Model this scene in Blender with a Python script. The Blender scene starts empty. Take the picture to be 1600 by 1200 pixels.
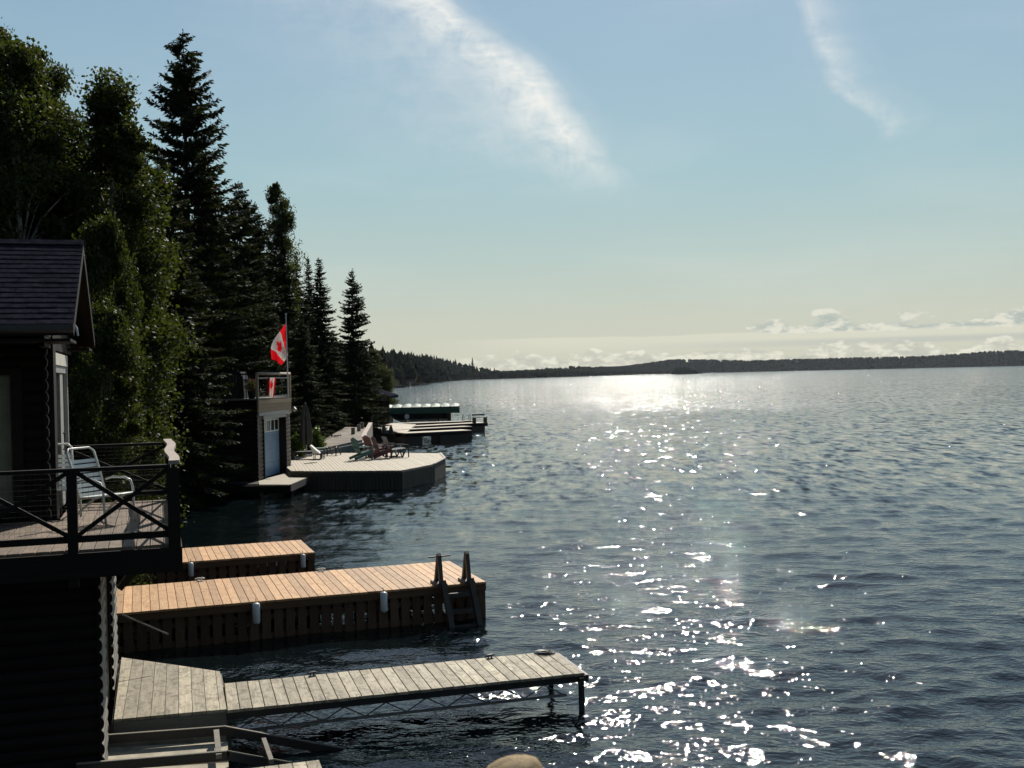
import bpy, math, random
import numpy as np
from mathutils import Vector, Matrix

sc = bpy.context.scene
random.seed(7)
rng = np.random.default_rng(7)

# ------------------------------------------------------------------ camera
FPX = 1700.0                      # focal length in pixels of the 1600 px wide photograph
CZ = 4.4
roll, pitch = math.radians(1.27), math.atan(13 / FPX)
cf = Vector((0, math.cos(pitch), -math.sin(pitch)))
r0 = Vector((1, 0, 0)); u0 = r0.cross(cf)
cr = r0 * math.cos(roll) - u0 * math.sin(roll)
cu = cr.cross(cf)
cam_d = bpy.data.cameras.new('camera')
cam = bpy.data.objects.new('camera', cam_d); sc.collection.objects.link(cam)
cam_d.sensor_width = 36; cam_d.lens = FPX / 1600 * 36
cam_d.dof.use_dof = True; cam_d.dof.focus_distance = 25; cam_d.dof.aperture_fstop = 8.0
cam_d.clip_start = 0.1; cam_d.clip_end = 20000
M3 = Matrix((cr, cu, -cf)).transposed()
cam.matrix_world = Matrix.Translation((0, 0, CZ)) @ M3.to_4x4()
sc.camera = cam


def P(px, py, z):                 # surveying helper: point seen at a photo pixel, on height z
    d = cf + cr * ((px - 800) / FPX) - cu * ((py - 600) / FPX)
    return Vector((0, 0, CZ)) + d * ((z - CZ) / d.z)


def W(px, py, Y):                 # the same at distance Y
    d = cf + cr * ((px - 800) / FPX) - cu * ((py - 600) / FPX)
    return Vector((0, 0, CZ)) + d * (Y / d.y)


# ------------------------------------------------------------------ light
SUN_AZ, SUN_EL = math.radians(8.9), math.radians(40)
sd = bpy.data.lights.new('sun', 'SUN'); sd.energy = 4.6; sd.angle = math.radians(0.53); sd.color = (1, .93, .82)
sun = bpy.data.objects.new('sun', sd); sc.collection.objects.link(sun)
sdir = Vector((math.sin(SUN_AZ) * math.cos(SUN_EL), math.cos(SUN_AZ) * math.cos(SUN_EL), math.sin(SUN_EL)))
sun.rotation_mode = 'QUATERNION'; sun.rotation_quaternion = sdir.to_track_quat('Z', 'Y')
sc.view_settings.view_transform = 'Standard'; sc.view_settings.look = 'None'
sc.view_settings.exposure = 0.22; sc.view_settings.gamma = 1.0; sc.view_settings.use_curve_mapping = False
sc.cycles.max_bounces = 6; sc.cycles.diffuse_bounces = 2; sc.cycles.glossy_bounces = 3
sc.cycles.volume_bounces = 0; sc.cycles.caustics_reflective = False; sc.cycles.caustics_refractive = False
sc.cycles.sample_clamp_indirect = 4.0


class NT:
    """small node-tree writer"""
    def __init__(s, tree):
        s.t = tree; s.n = tree.nodes; s.l = tree.links
        s.n.clear()

    def add(s, typ, **kw):
        n = s.n.new(typ)
        for k, v in kw.items():
            setattr(n, k, v)
        return n

    def put(s, sock, v):
        if isinstance(v, bpy.types.NodeSocket): s.l.new(v, sock)
        elif v is not None: sock.default_value = v

    def math(s, op, a, b=None, c=None, clamp=False):
        n = s.add('ShaderNodeMath', operation=op, use_clamp=clamp)
        s.put(n.inputs[0], a); s.put(n.inputs[1], b); s.put(n.inputs[2], c)
        return n.outputs[0]

    def mix(s, f, a, b, blend='MIX'):
        n = s.add('ShaderNodeMix', data_type='RGBA', blend_type=blend)
        s.put(n.inputs[0], f); s.put(n.inputs[6], a); s.put(n.inputs[7], b)
        return n.outputs[2]

    def ramp(s, f, pts, interp='LINEAR'):
        n = s.add('ShaderNodeValToRGB'); cr_ = n.color_ramp; cr_.interpolation = interp
        while len(cr_.elements) < len(pts): cr_.elements.new(0.5)
        for e, (p, c) in zip(cr_.elements, pts):
            e.position = p
            e.color = (c, c, c, 1) if not isinstance(c, (tuple, list)) else tuple(c) + (1,)
        s.put(n.inputs[0], f)
        return n.outputs[0]

    def noise(s, vec, scale, detail=3, rough=.5, dist=0, dim='3D'):
        n = s.add('ShaderNodeTexNoise', noise_dimensions=dim)
        s.put(n.inputs['Vector'], vec); n.inputs['Scale'].default_value = scale
        n.inputs['Detail'].default_value = detail; n.inputs['Roughness'].default_value = rough
        n.inputs['Distortion'].default_value = dist
        return n.outputs[0]

    def smooth(s, v, a, b):
        n = s.add('ShaderNodeMapRange', interpolation_type='SMOOTHSTEP')
        s.put(n.inputs[0], v); s.put(n.inputs[1], a); s.put(n.inputs[2], b)
        n.inputs[3].default_value = 0; n.inputs[4].default_value = 1
        return n.outputs[0]

    def comb(s, x, y, z):
        n = s.add('ShaderNodeCombineXYZ')
        s.put(n.inputs[0], x); s.put(n.inputs[1], y); s.put(n.inputs[2], z)
        return n.outputs[0]


# ------------------------------------------------------------------ world: sky with clouds
world = bpy.data.worlds.new('World'); sc.world = world; world.use_nodes = True
w = NT(world.node_tree)
SKY = 0.085
sky = w.add('ShaderNodeTexSky', sky_type='NISHITA', sun_disc=False)
sky.sun_elevation = SUN_EL; sky.sun_rotation = SUN_AZ
sky.altitude = 300; sky.air_density = 1.0; sky.dust_density = 0.6; sky.ozone_density = 1.6
tc = w.add('ShaderNodeTexCoord')
sp = w.add('ShaderNodeSeparateXYZ'); w.l.new(tc.outputs['Generated'], sp.inputs[0])
az = w.math('ARCTAN2', sp.outputs[0], sp.outputs[1])
el = w.math('ARCSINE', sp.outputs[2])
vec = tc.outputs['Generated']
hs = w.add('ShaderNodeHueSaturation'); hs.inputs['Saturation'].default_value = 0.72
w.l.new(sky.outputs[0], hs.inputs['Color'])
scaled = w.add('ShaderNodeVectorMath', operation='SCALE'); w.l.new(hs.outputs[0], scaled.inputs[0]); scaled.inputs[3].default_value = SKY
base = scaled.outputs[0]
SKYBASE = base
# thin veil of summer haze: the sky under 20 degrees turns to a dull grey-beige
elc = w.math('MAXIMUM', el, 0.0)
veil = w.ramp(w.math('DIVIDE', elc, 1.2), [(0, .94), (.04, .90), (.10, .84), (.20, .74), (.32, .66), (.6, .5), (1, .4)])
veilcol = w.ramp(w.math('DIVIDE', elc, 1.2), [(0, (.50, .49, .38)), (.04, (.46, .485, .40)), (.09, (.36, .46, .42)), (.15, (.26, .42, .44)), (.23, (.205, .36, .445)), (.32, (.165, .305, .43)), (.5, (.11, .23, .38)), (1, (.09, .19, .33))])
base = w.mix(veil, base, veilcol)
elx = w.math('DIVIDE', elc, .6)
sdn = w.add('ShaderNodeVectorMath', operation='DOT_PRODUCT'); w.l.new(tc.outputs['Generated'], sdn.inputs[0]); sdn.inputs[1].default_value = sdir
fall = w.math('ADD', w.math('MULTIPLY', w.smooth(sdn.outputs['Value'], -.5, .80), .70), .30)
fs_ = w.add('ShaderNodeVectorMath', operation='SCALE'); w.l.new(base, fs_.inputs[0]); w.l.new(fall, fs_.inputs[3]); base = fs_.outputs[0]
# cirrus streak
n1 = w.noise(vec, 9, 4, .6)
wob = w.math('MULTIPLY', w.math('SUBTRACT', n1, .5), .05)
azc = w.ramp(elx, [(.28, .5 + .105), (.328, .5 + .076), (.388, .5 + .047), (.458, .5 + .012), (.508, .5 - .035), (.578, .5 - .094), (1.0, 0.02)], 'LINEAR')
d1 = w.math('ADD', w.math('SUBTRACT', w.math('ADD', az, .5), azc), wob)
core = w.ramp(w.math('DIVIDE', w.math('ADD', d1, .25), .35), [(0, .02), (.25, .10), (.45, .22), (.56, .34), (.64, .70), (.715, .95), (.755, .62), (.80, .12), (.86, 0)])
strk = w.add('ShaderNodeMapping'); strk.inputs['Rotation'].default_value = (0, math.radians(38), 0); strk.inputs['Scale'].default_value = (14, 14, 60)
w.l.new(vec, strk.inputs['Vector'])
n2 = w.noise(strk.outputs[0], 1.0, 6, .62, .6)
n2b = w.noise(vec, 38, 6, .65, .8)
tex = w.math('ADD', w.math('MULTIPLY', n2, .6), w.math('MULTIPLY', n2b, .6))
tex = w.smooth(tex, .28, .86)
fade = w.smooth(el, .145, .225)
c1 = w.math('MULTIPLY', w.math('MULTIPLY', core, fade), w.math('ADD', w.math('MULTIPLY', tex, 1.15), .12), clamp=True)
# thin second streak
azc2 = w.ramp(elx, [(.35, .5 + .345), (.40, .5 + .308), (.458, .5 + .293), (.508, .5 + .278), (.58, .5 + .262), (1, .5 + .15)])
d2 = w.math('ADD', w.math('SUBTRACT', w.math('ADD', az, .5), azc2), w.math('MULTIPLY', wob, .7))
core2 = w.ramp(w.math('DIVIDE', w.math('ADD', d2, .1), .2), [(.2, 0), (.42, .06), (.475, .58), (.51, .40), (.60, .12), (.72, 0)])
fade2 = w.math('MULTIPLY', w.smooth(el, .185, .215), w.math('SUBTRACT', 1, w.math('MULTIPLY', w.smooth(el, .29, .35), .7)))
c2 = w.math('MULTIPLY', w.math('MULTIPLY', core2, fade2), w.math('MULTIPLY', tex, 1.1), clamp=True)
# broad faint veil everywhere
n3 = w.noise(strk.outputs[0], .22, 4, .55, .3)
c3 = w.math('MULTIPLY', w.smooth(n3, .45, .85), .16)
cir = w.math('MAXIMUM', w.math('MAXIMUM', c1, c2), c3)
base = w.mix(cir, base, (.74, .75, .72, 1))
# low cumulus rows near the horizon
cv = w.comb(w.math('MULTIPLY', az, 1.0), w.math('MULTIPLY', el, 2.1), 0)
nA = w.noise(cv, 30, 4, .52)
nB = w.noise(cv, 60, 5, .6)
rowA = w.ramp(w.math('DIVIDE', el, .08), [(.36, 0), (.42, .62), (.50, .52), (.60, .30), (.72, 0)])
azA = w.smooth(az, .17, .27)
dA = w.smooth(w.math('ADD', w.math('MULTIPLY', rowA, azA), w.math('MULTIPLY', w.math('SUBTRACT', nA, .5), 1.3)), .34, .46)
shadeA = w.mix(w.smooth(nB, .42, .62), (.33, .39, .38, 1), (.72, .70, .60, 1))
base = w.mix(w.math('MULTIPLY', dA, .68), base, shadeA)
band = w.ramp(w.math('DIVIDE', w.math('ADD', el, w.math('MULTIPLY', w.math('SUBTRACT', w.noise(w.comb(w.math('MULTIPLY', az, 6), 0, 0), 2.0, 3), .5), .006)), .08), [(.20, 0), (.30, .5), (.36, .75), (.41, .85), (.43, 0)])
base = w.mix(w.math('MULTIPLY', w.math('MULTIPLY', band, w.smooth(az, -.09, .05)), .60), base, (.68, .66, .55, 1))
grey = w.ramp(w.math('DIVIDE', el, .08), [(.24, 0), (.28, .8), (.31, .8), (.345, 0)])
base = w.mix(w.math('MULTIPLY', w.math('MULTIPLY', grey, w.smooth(az, .05, .35)), .55), base, (.34, .38, .37, 1))
rowB = w.ramp(w.math('DIVIDE', el, .08), [(0, .75), (.14, .62), (.24, .42), (.34, 0)])
dB = w.smooth(w.math('ADD', rowB, w.math('MULTIPLY', w.math('SUBTRACT', nA, .5), 1.5)), .38, .52)
shadeB = w.mix(w.smooth(nB, .40, .64), (.42, .43, .37, 1), (.80, .77, .64, 1))
base = w.mix(w.math('MULTIPLY', w.math('MULTIPLY', dB, w.smooth(az, -.12, .02)), .62), base, shadeB)
bg = w.add('ShaderNodeBackground'); w.l.new(base, bg.inputs[0]); bg.inputs[1].default_value = 1.0
wo = w.add('ShaderNodeOutputWorld'); w.l.new(bg.outputs[0], wo.inputs[0])


# ------------------------------------------------------------------ mesh helpers
def fast_mesh(name, V, Fc, smooth=False):
    """V (n,3) array, Fc (m,k) array of equal-sized faces"""
    V = np.asarray(V, np.float32); Fc = np.asarray(Fc, np.int32)
    me = bpy.data.meshes.new(name)
    m, k = Fc.shape
    me.vertices.add(len(V)); me.vertices.foreach_set('co', V.ravel())
    me.loops.add(m * k); me.loops.foreach_set('vertex_index', Fc.ravel())
    me.polygons.add(m)
    me.polygons.foreach_set('loop_start', np.arange(0, m * k, k, dtype=np.int32))
    me.polygons.foreach_set('loop_total', np.full(m, k, np.int32))
    me.polygons.foreach_set('use_smooth', np.full(m, smooth))
    me.update(calc_edges=True)
    return me


class MB:
    def __init__(s): s.v = []; s.f = []

    def add(s, vs, fs):
        b = len(s.v); s.v += [tuple(x) for x in vs]; s.f += [tuple(b + i for i in f) for f in fs]
        return s

    def box(s, x0, x1, y0, y1, z0, z1, ch=0.0):
        if ch:
            vs = [(x0, y0, z0), (x1, y0, z0), (x1, y1, z0), (x0, y1, z0),
                  (x0, y0, z1 - ch), (x1, y0, z1 - ch), (x1, y1, z1 - ch), (x0, y1, z1 - ch),
                  (x0 + ch, y0 + ch, z1), (x1 - ch, y0 + ch, z1), (x1 - ch, y1 - ch, z1), (x0 + ch, y1 - ch, z1)]
            fs = [(3, 2, 1, 0), (8, 9, 10, 11)]
            for a in (0, 4):
                for i in range(4):
                    j = (i + 1) % 4; fs.append((a + i, a + j, a + 4 + j, a + 4 + i))
            return s.add(vs, fs)
        vs = [(x, y, z) for z in (z0, z1) for x, y in ((x0, y0), (x1, y0), (x1, y1), (x0, y1))]
        return s.add(vs, [(3, 2, 1, 0), (4, 5, 6, 7), (0, 1, 5, 4), (1, 2, 6, 5), (2, 3, 7, 6), (3, 0, 4, 7)])

    def bar(s, a, b, wd, ht, up=(0, 0, 1)):
        """rectangular bar from a to b, wd across, ht along up"""
        a = Vector(a); b = Vector(b); d = (b - a).normalized(); up = Vector(up)
        sx = d.cross(up)
        if sx.length < 1e-4: sx = d.cross(Vector((0, 1, 0)))
        sx.normalize(); uz = sx.cross(d)
        vs = []
        for p in (a, b):
            for i, j in ((-1, -1), (1, -1), (1, 1), (-1, 1)):
                vs.append(p + sx * (wd / 2 * i) + uz * (ht / 2 * j))
        return s.add(vs, [(0, 1, 2, 3), (7, 6, 5, 4), (0, 4, 5, 1), (1, 5, 6, 2), (2, 6, 7, 3), (3, 7, 4, 0)])

    def tube(s, pts, rad, n=8, caps=True):
        pts = [Vector(p) for p in pts]
        if not isinstance(rad, (list, tuple)): rad = [rad] * len(pts)
        vs = []; fs = []
        ref = Vector((0.13, 0.21, 1)).normalized()
        d0 = (pts[-1] - pts[0]).normalized() if (pts[-1] - pts[0]).length > 1e-6 else Vector((0, 0, 1))
        if abs(d0.dot(ref)) > .93: ref = Vector((1, .1, 0)).normalized()
        for i, p in enumerate(pts):
            d = (pts[min(i + 1, len(pts) - 1)] - pts[max(i - 1, 0)])
            d = d.normalized() if d.length > 1e-9 else Vector((0, 0, 1))
            sx = d.cross(ref); sx.normalize(); sy = sx.cross(d)
            for k in range(n):
                t = 2 * math.pi * k / n
                vs.append(p + sx * (math.cos(t) * rad[i]) + sy * (math.sin(t) * rad[i]))
        for i in range(len(pts) - 1):
            for k in range(n):
                k2 = (k + 1) % n
                fs.append((i * n + k, i * n + k2, (i + 1) * n + k2, (i + 1) * n + k))
        if caps:
            fs.append(tuple(range(n - 1, -1, -1))); fs.append(tuple((len(pts) - 1) * n + k for k in range(n)))
        return s.add(vs, fs)

    def prism(s, poly, z0, z1):
        n = len(poly)
        A = sum(poly[i][0] * poly[(i + 1) % n][1] - poly[(i + 1) % n][0] * poly[i][1] for i in range(n))
        if A < 0: poly = poly[::-1]
        vs = [(p[0], p[1], z0) for p in poly] + [(p[0], p[1], z1) for p in poly]
        fs = [tuple(range(n - 1, -1, -1)), tuple(range(n, 2 * n))]
        for i in range(n):
            j = (i + 1) % n; fs.append((i, j, n + j, n + i))
        return s.add(vs, fs)

    def extrude(s, prof, axis, a, b):
        """closed 2D profile (u,v) swept along local axis 'x' (u=y, v=z) or 'y' (u=x, v=z) or 'z' (u=x,v=y)"""
        def q(u, v, t): return (t, u, v) if axis == 'x' else ((u, t, v) if axis == 'y' else (u, v, t))
        n = len(prof)
        vs = [q(u, v, a) for u, v in prof] + [q(u, v, b) for u, v in prof]
        fs = [tuple(range(n - 1, -1, -1)), tuple(range(n, 2 * n))] + [(i, (i + 1) % n, n + (i + 1) % n, n + i) for i in range(n)]
        return s.add(vs, fs)

    def mesh(s, name, smooth=False, auto=False):
        me = bpy.data.meshes.new(name); me.from_pydata([tuple(v) for v in s.v], [], s.f)
        me.update()
        import bmesh
        bm = bmesh.new(); bm.from_mesh(me); bmesh.ops.recalc_face_normals(bm, faces=bm.faces)
        bm.to_mesh(me); bm.free()
        if smooth: me.polygons.foreach_set('use_smooth', [len(p.vertices) <= 4 for p in me.polygons])
        return me


def link(o): sc.collection.objects.link(o); return o


def thing(name, label, cat, loc=(0, 0, 0), rz=0.0, group=None):
    o = link(bpy.data.objects.new(name, None)); o.location = loc; o.rotation_euler = (0, 0, rz)
    o['label'] = label; o['category'] = cat
    if group: o['group'] = group
    o.empty_display_size = .2
    return o


def part(name, me, m, parent=None, loc=(0, 0, 0), rot=(0, 0, 0), label=None, kind=None, scale=None):
    if isinstance(me, MB): me = me.mesh(name)
    if m is not None and not me.materials: me.materials.append(m)
    o = link(bpy.data.objects.new(name, me)); o.location = loc; o.rotation_euler = rot
    if scale: o.scale = scale
    if parent: o.parent = parent
    if label: o['label'] = label
    if kind: o['kind'] = kind
    return o


def single(name, me, m, label, cat, loc=(0, 0, 0), rz=0, group=None):
    o = part(name, me, m, None, loc, (0, 0, rz)); o['label'] = label; o['category'] = cat
    if group: o['group'] = group
    return o


def dup(root, loc, rz, label=None, group=None, scale=None, name=None, mats=None):
    def cp(o, par):
        c = o.copy(); link(c)
        if par is not None: c.parent = par
        return c
    r = cp(root, None); r.location = loc; r.rotation_euler = (0, 0, rz)
    if scale: r.scale = scale
    if label: r['label'] = label
    if group: r['group'] = group
    for ch in root.children:
        c = cp(ch, r)
        for g in ch.children: cp(g, c)
    return r


def clip(poly, nx, ny, c, keep_less=True):
    """clip polygon by nx*x+ny*y <= c"""
    out = []
    n = len(poly)
    for i in range(n):
        a = poly[i]; b = poly[(i + 1) % n]
        da = nx * a[0] + ny * a[1] - c; db = nx * b[0] + ny * b[1] - c
        if not keep_less: da, db = -da, -db
        if da <= 0: out.append(a)
        if (da < 0 < db) or (db < 0 < da):
            t = da / (da - db); out.append((a[0] + (b[0] - a[0]) * t, a[1] + (b[1] - a[1]) * t))
    return out


def local(root, p):
    x, y = p[0] - root.location.x, p[1] - root.location.y
    c, s_ = math.cos(-root.rotation_euler.z), math.sin(-root.rotation_euler.z)
    return Vector((x * c - y * s_, x * s_ + y * c, (p[2] if len(p) > 2 else 0) - root.location.z))


# ------------------------------------------------------------------ materials
def mat(name):
    m = bpy.data.materials.new(name); m.use_nodes = True
    t = NT(m.node_tree); o = t.add('ShaderNodeOutputMaterial')
    p = t.add('ShaderNodeBsdfPrincipled'); t.l.new(p.outputs[0], o.inputs[0])
    return m, t, p, o


def objvec(t, scale=(1, 1, 1), rnd=True):
    c = t.add('ShaderNodeTexCoord'); mp = t.add('ShaderNodeMapping')
    mp.inputs['Scale'].default_value = scale
    t.l.new(c.outputs['Object'], mp.inputs['Vector'])
    if rnd:
        oi = t.add('ShaderNodeObjectInfo')
        v = t.add('ShaderNodeVectorMath', operation='SCALE'); v.inputs[0].default_value = (37, 53, 71)
        t.l.new(oi.outputs['Random'], v.inputs[3])
        t.l.new(v.outputs[0], mp.inputs['Location'])
        return mp.outputs[0], oi.outputs['Random']
    return mp.outputs[0], None


def wood(name, c0, c1, dark, axis='y', rough=.65, var=.35, bump=.25, weather=.4, spec=.4, blotch=0.0):
    m, t, p, o = mat(name)
    sc3 = {'x': (1.5, 28, 28), 'y': (28, 1.5, 28), 'z': (28, 28, 1.5)}[axis]
    v, rnd = objvec(t, sc3)
    g = t.noise(v, 1.0, 5, .65, 1.2)
    col = t.mix(t.smooth(g, .30, .70), tuple(c0) + (1,), tuple(c1) + (1,))
    v2, _ = objvec(t, {'x': (2.2, 9, 9), 'y': (9, 2.2, 9), 'z': (9, 9, 2.2)}[axis])
    k = t.noise(v2, 1.0, 4, .6, 2.0)
    col = t.mix(t.math('MULTIPLY', t.smooth(k, .57, .72), weather), col, tuple(dark) + (1,))
    if blotch:
        v3, _ = objvec(t, {'x': (5, 7, 7), 'y': (7, 5, 7), 'z': (7, 7, 5)}[axis])
        q = t.noise(v3, 1.0, 6, .72, .8)
        col = t.mix(t.math('MULTIPLY', t.smooth(q, .46, .62), blotch), col, tuple((a_ + b_ * 2) / 3 for a_, b_ in zip(c1, dark)) + (1,))
        q2 = t.noise(v3, 3.4, 4, .7, 1.5)
        col = t.mix(t.math('MULTIPLY', t.smooth(q2, .60, .70), blotch), col, tuple(dark) + (1,))
    br = t.math('ADD', t.math('MULTIPLY', rnd, var * 2), 1 - var)
    b = t.add('ShaderNodeVectorMath', operation='SCALE'); t.l.new(col, b.inputs[0]); t.l.new(br, b.inputs[3])
    # board to board hue shift
    col = t.mix(t.math('MULTIPLY', t.math('FRACT', t.math('MULTIPLY', rnd, 7.31)), .35), b.outputs[0], t.mix(.5, b.outputs[0], tuple(dark) + (1,)))
    t.l.new(col, p.inputs['Base Color'])
    t.l.new(t.math('ADD', t.math('MULTIPLY', g, .25), rough - .12), p.inputs['Roughness'])
    p.inputs['Specular IOR Level'].default_value = spec
    bn = t.add('ShaderNodeBump'); bn.inputs['Strength'].default_value = bump; bn.inputs['Distance'].default_value = .004
    t.l.new(t.math('ADD', g, k), bn.inputs['Height']); t.l.new(bn.outputs[0], p.inputs['Normal'])
    return m


def plain(name, c, rough=.5, metal=0.0, var=.15, nscale=6, spec=.5, bump=.1):
    m, t, p, o = mat(name)
    v, rnd = objvec(t)
    g = t.noise(v, nscale, 5, .6)
    col = t.mix(t.smooth(g, .3, .7), tuple(x * (1 - var) for x in c) + (1,), tuple(min(1, x * (1 + var)) for x in c) + (1,))
    t.l.new(col, p.inputs['Base Color'])
    t.l.new(t.math('ADD', t.math('MULTIPLY', g, .2), rough - .1), p.inputs['Roughness'])
    p.inputs['Metallic'].default_value = metal; p.inputs['Specular IOR Level'].default_value = spec
    if bump:
        bn = t.add('ShaderNodeBump'); bn.inputs['Strength'].default_value = bump; bn.inputs['Distance'].default_value = .003
        t.l.new(t.noise(v, nscale * 6, 3), bn.inputs['Height']); t.l.new(bn.outputs[0], p.inputs['Normal'])
    return m


def leafmat(name, c0, c1, trans, rough=.42, nsc=.9):
    m, t, p, o = mat(name)
    c = t.add('ShaderNodeTexCoord'); g = t.noise(c.outputs['Object'], nsc, 3, .6)
    g2 = t.noise(c.outputs['Object'], 11, 2, .5)
    col = t.mix(t.smooth(t.math('ADD', t.math('MULTIPLY', g, .6), t.math('MULTIPLY', g2, .4)), .35, .65), tuple(c0) + (1,), tuple(c1) + (1,))
    t.l.new(col, p.inputs['Base Color']); p.inputs['Roughness'].default_value = rough
    p.inputs['Specular IOR Level'].default_value = .18
    tr = t.add('ShaderNodeBsdfTranslucent'); t.l.new(t.mix(.5, col, (.16, .20, .02, 1)), tr.inputs[0])
    mx = t.add('ShaderNodeMixShader'); mx.inputs[0].default_value = trans
    t.l.new(p.outputs[0], mx.inputs[1]); t.l.new(tr.outputs[0], mx.inputs[2]); t.l.new(mx.outputs[0], o.inputs[0])
    return m


M = {}
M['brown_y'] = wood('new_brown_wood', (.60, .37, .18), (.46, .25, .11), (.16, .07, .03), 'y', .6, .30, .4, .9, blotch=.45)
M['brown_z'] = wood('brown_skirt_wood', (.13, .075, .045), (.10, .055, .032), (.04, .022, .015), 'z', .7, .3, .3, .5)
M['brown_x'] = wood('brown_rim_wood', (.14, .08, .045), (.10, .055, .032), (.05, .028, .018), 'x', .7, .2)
M['grey_y'] = wood('weathered_grey_wood', (.50, .44, .32), (.32, .275, .195), (.06, .05, .035), 'y', .7, .26, .5, .8, blotch=.75)
M['grey_x'] = wood('weathered_grey_beam', (.22, .20, .165), (.15, .135, .11), (.05, .045, .04), 'x', .75, .2)
M['pale_y'] = wood('pale_deck_wood', (.52, .46, .36), (.42, .37, .28), (.20, .17, .13), 'y', .7, .2, .3, .3)
M['deckfloor'] = wood('balcony_floor_wood', (.24, .175, .12), (.15, .11, .08), (.05, .04, .03), 'y', .6, .3, .3, .6, blotch=.7)
M['black_wood'] = plain('black_stained_wood', (.010, .009, .008), .9, 0, .2, 6, 0)
M['slat_grey'] = wood('grey_skirt_slats', (.12, .11, .09), (.075, .068, .055), (.03, .028, .022), 'z', .8, .2)
M['log_dark'] = wood('shaded_log_siding', (.013, .010, .009), (.008, .006, .006), (.004, .003, .003), 'x', .65, .25, .15, .4, .12)  # log siding with the near-black shade put into its colour
M['log_face'] = wood('lit_log_siding', (.19, .18, .155), (.13, .12, .10), (.06, .055, .05), 'y', .6, .2, .2, .4, .5)  # lighter copy of the logs: grazing light on the lake front painted in
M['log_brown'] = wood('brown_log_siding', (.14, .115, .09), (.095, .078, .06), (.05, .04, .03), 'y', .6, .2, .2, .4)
M['rail_dark'] = wood('shade_dark_rail', (.016, .013, .012), (.010, .008, .008), (.004, .003, .003), 'x', .6, .2, .2, .3, .15)  # tone pushed down so the colour carries the shaded side's near-black
M['cap_pink'] = wood('weathered_cap_rail', (.40, .34, .29), (.30, .25, .21), (.15, .12, .10), 'y', .7, .1)
M['fascia_tan'] = wood('tan_fascia_boards', (.40, .30, .20), (.30, .22, .145), (.1, .08, .06), 'y', .7, .2)
M['shingle'] = plain('asphalt_shingle', (.022, .022, .030), .9, 0, .35, 9, .0, .4)
M['trim_cream'] = plain('cream_trim', (.62, .60, .52), .5, 0, .1)
M['trim_grey'] = plain('grey_trim', (.30, .30, .29), .5, 0, .12)
M['glass_dark'] = plain('dark_window_glass', (.012, .014, .016), .12, 0, .1, 2, .8, 0)
M['curtain'] = plain('sage_curtain', (.16, .17, .13), .8, 0, .2, 3)
M['black'] = plain('black_plastic', (.012, .012, .013), .45, 0, .2)
M['ladder'] = plain('charcoal_moulded_plastic', (.055, .048, .044), .5, 0, .2)
M['alu'] = plain('dull_aluminium', (.20, .20, .20), .45, .6, .2)
M['steel_dark'] = plain('dark_steel', (.03, .03, .032), .5, .4, .2)
M['white_plastic'] = plain('white_vinyl', (.72, .74, .74), .4, 0, .05)
M['strap'] = plain('white_straps', (.76, .78, .74), .45, 0, .05)
M['frame_white'] = plain('white_enamel_tube', (.62, .64, .60), .35, 0, .08)
M['concrete'] = plain('concrete', (.40, .36, .28), .85, 0, .25, 5, .3, .5)
M['rock'] = plain('shore_rock', (.22, .19, .16), .9, 0, .35, 1.2, .3, 1)
M['blue_door'] = plain('blue_door_paint', (.17, .27, .40), .45, 0, .12, 3)
M['white_door'] = plain('white_window_frame', (.62, .66, .68), .4, 0, .06)
M['teal'] = plain('teal_paint', (.03, .13, .125), .5, 0, .12)
M['green_paint'] = plain('green_paint', (.05, .16, .10), .5, 0, .12)
M['red'] = plain('red_paint', (.11, .011, .022), .5, 0, .12)
M['maroon'] = plain('dark_red_paint', (.09, .012, .02), .5, 0, .12)
M['grey_paint'] = plain('grey_paint', (.20, .21, .22), .5, 0, .12)
M['canopy'] = plain('green_canopy_fabric', (.012, .075, .05), .6, 0, .15, 2)
M['hull'] = plain('dark_boat_hull', (.012, .012, .014), .3, 0, .1)
M['umbrella'] = plain('grey_umbrella_cloth', (.085, .085, .075), .85, 0, .2, 4)
M['towel'] = plain('white_towel', (.8, .8, .78), .9, 0, .03)
M['bark'] = plain('tree_bark', (.06, .05, .042), .9, 0, .4, 5, .2, .8)
M['birch_bark'] = plain('birch_bark', (.28, .27, .24), .8, 0, .5, 4, .2, .5)
M['soil'] = plain('forest_floor', (.010, .010, .006), .95, 0, .5, .5, 0, 1)
M['tan_post'] = plain('tan_post_wood', (.24, .18, .10), .8, 0, .45, 30, .2, .8)
M['pole_metal'] = plain('flag_pole_metal', (.55, .56, .56), .35, .5, .1)
M['flower'] = plain('red_flowers', (.5, .08, .1), .7, 0, .3)
M['flag_red'] = leafmat('flag_red_cloth', (.62, .012, .02), (.55, .01, .015), .45, .7)
M['flag_white'] = leafmat('flag_white_cloth', (.80, .80, .76), (.74, .74, .70), .25, .7)
for k_, c_ in (('flag_red', (.75, .01, .02, 1)), ('flag_white', (.85, .83, .76, 1))):
    for n_ in M[k_].node_tree.nodes:
        if n_.type == 'BSDF_TRANSLUCENT':
            for l_ in list(n_.inputs[0].links): M[k_].node_tree.links.remove(l_)
            n_.inputs[0].default_value = c_
M['leaf_a'] = leafmat('birch_leaves', (.015, .026, .007), (.036, .049, .010), .30, .60)
M['leaf_b'] = leafmat('maple_leaves', (.012, .023, .008), (.033, .047, .011), .27, .60)
M['needle'] = leafmat('spruce_needles', (.006, .014, .007), (.014, .024, .010), .08, .7)
M['needle_b'] = leafmat('balsam_needles', (.008, .017, .008), (.018, .027, .010), .08, .7)
M['farwood'] = leafmat('far_wood_foliage', (.010, .017, .012), (.017, .025, .014), .0, .95, .03)
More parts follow.
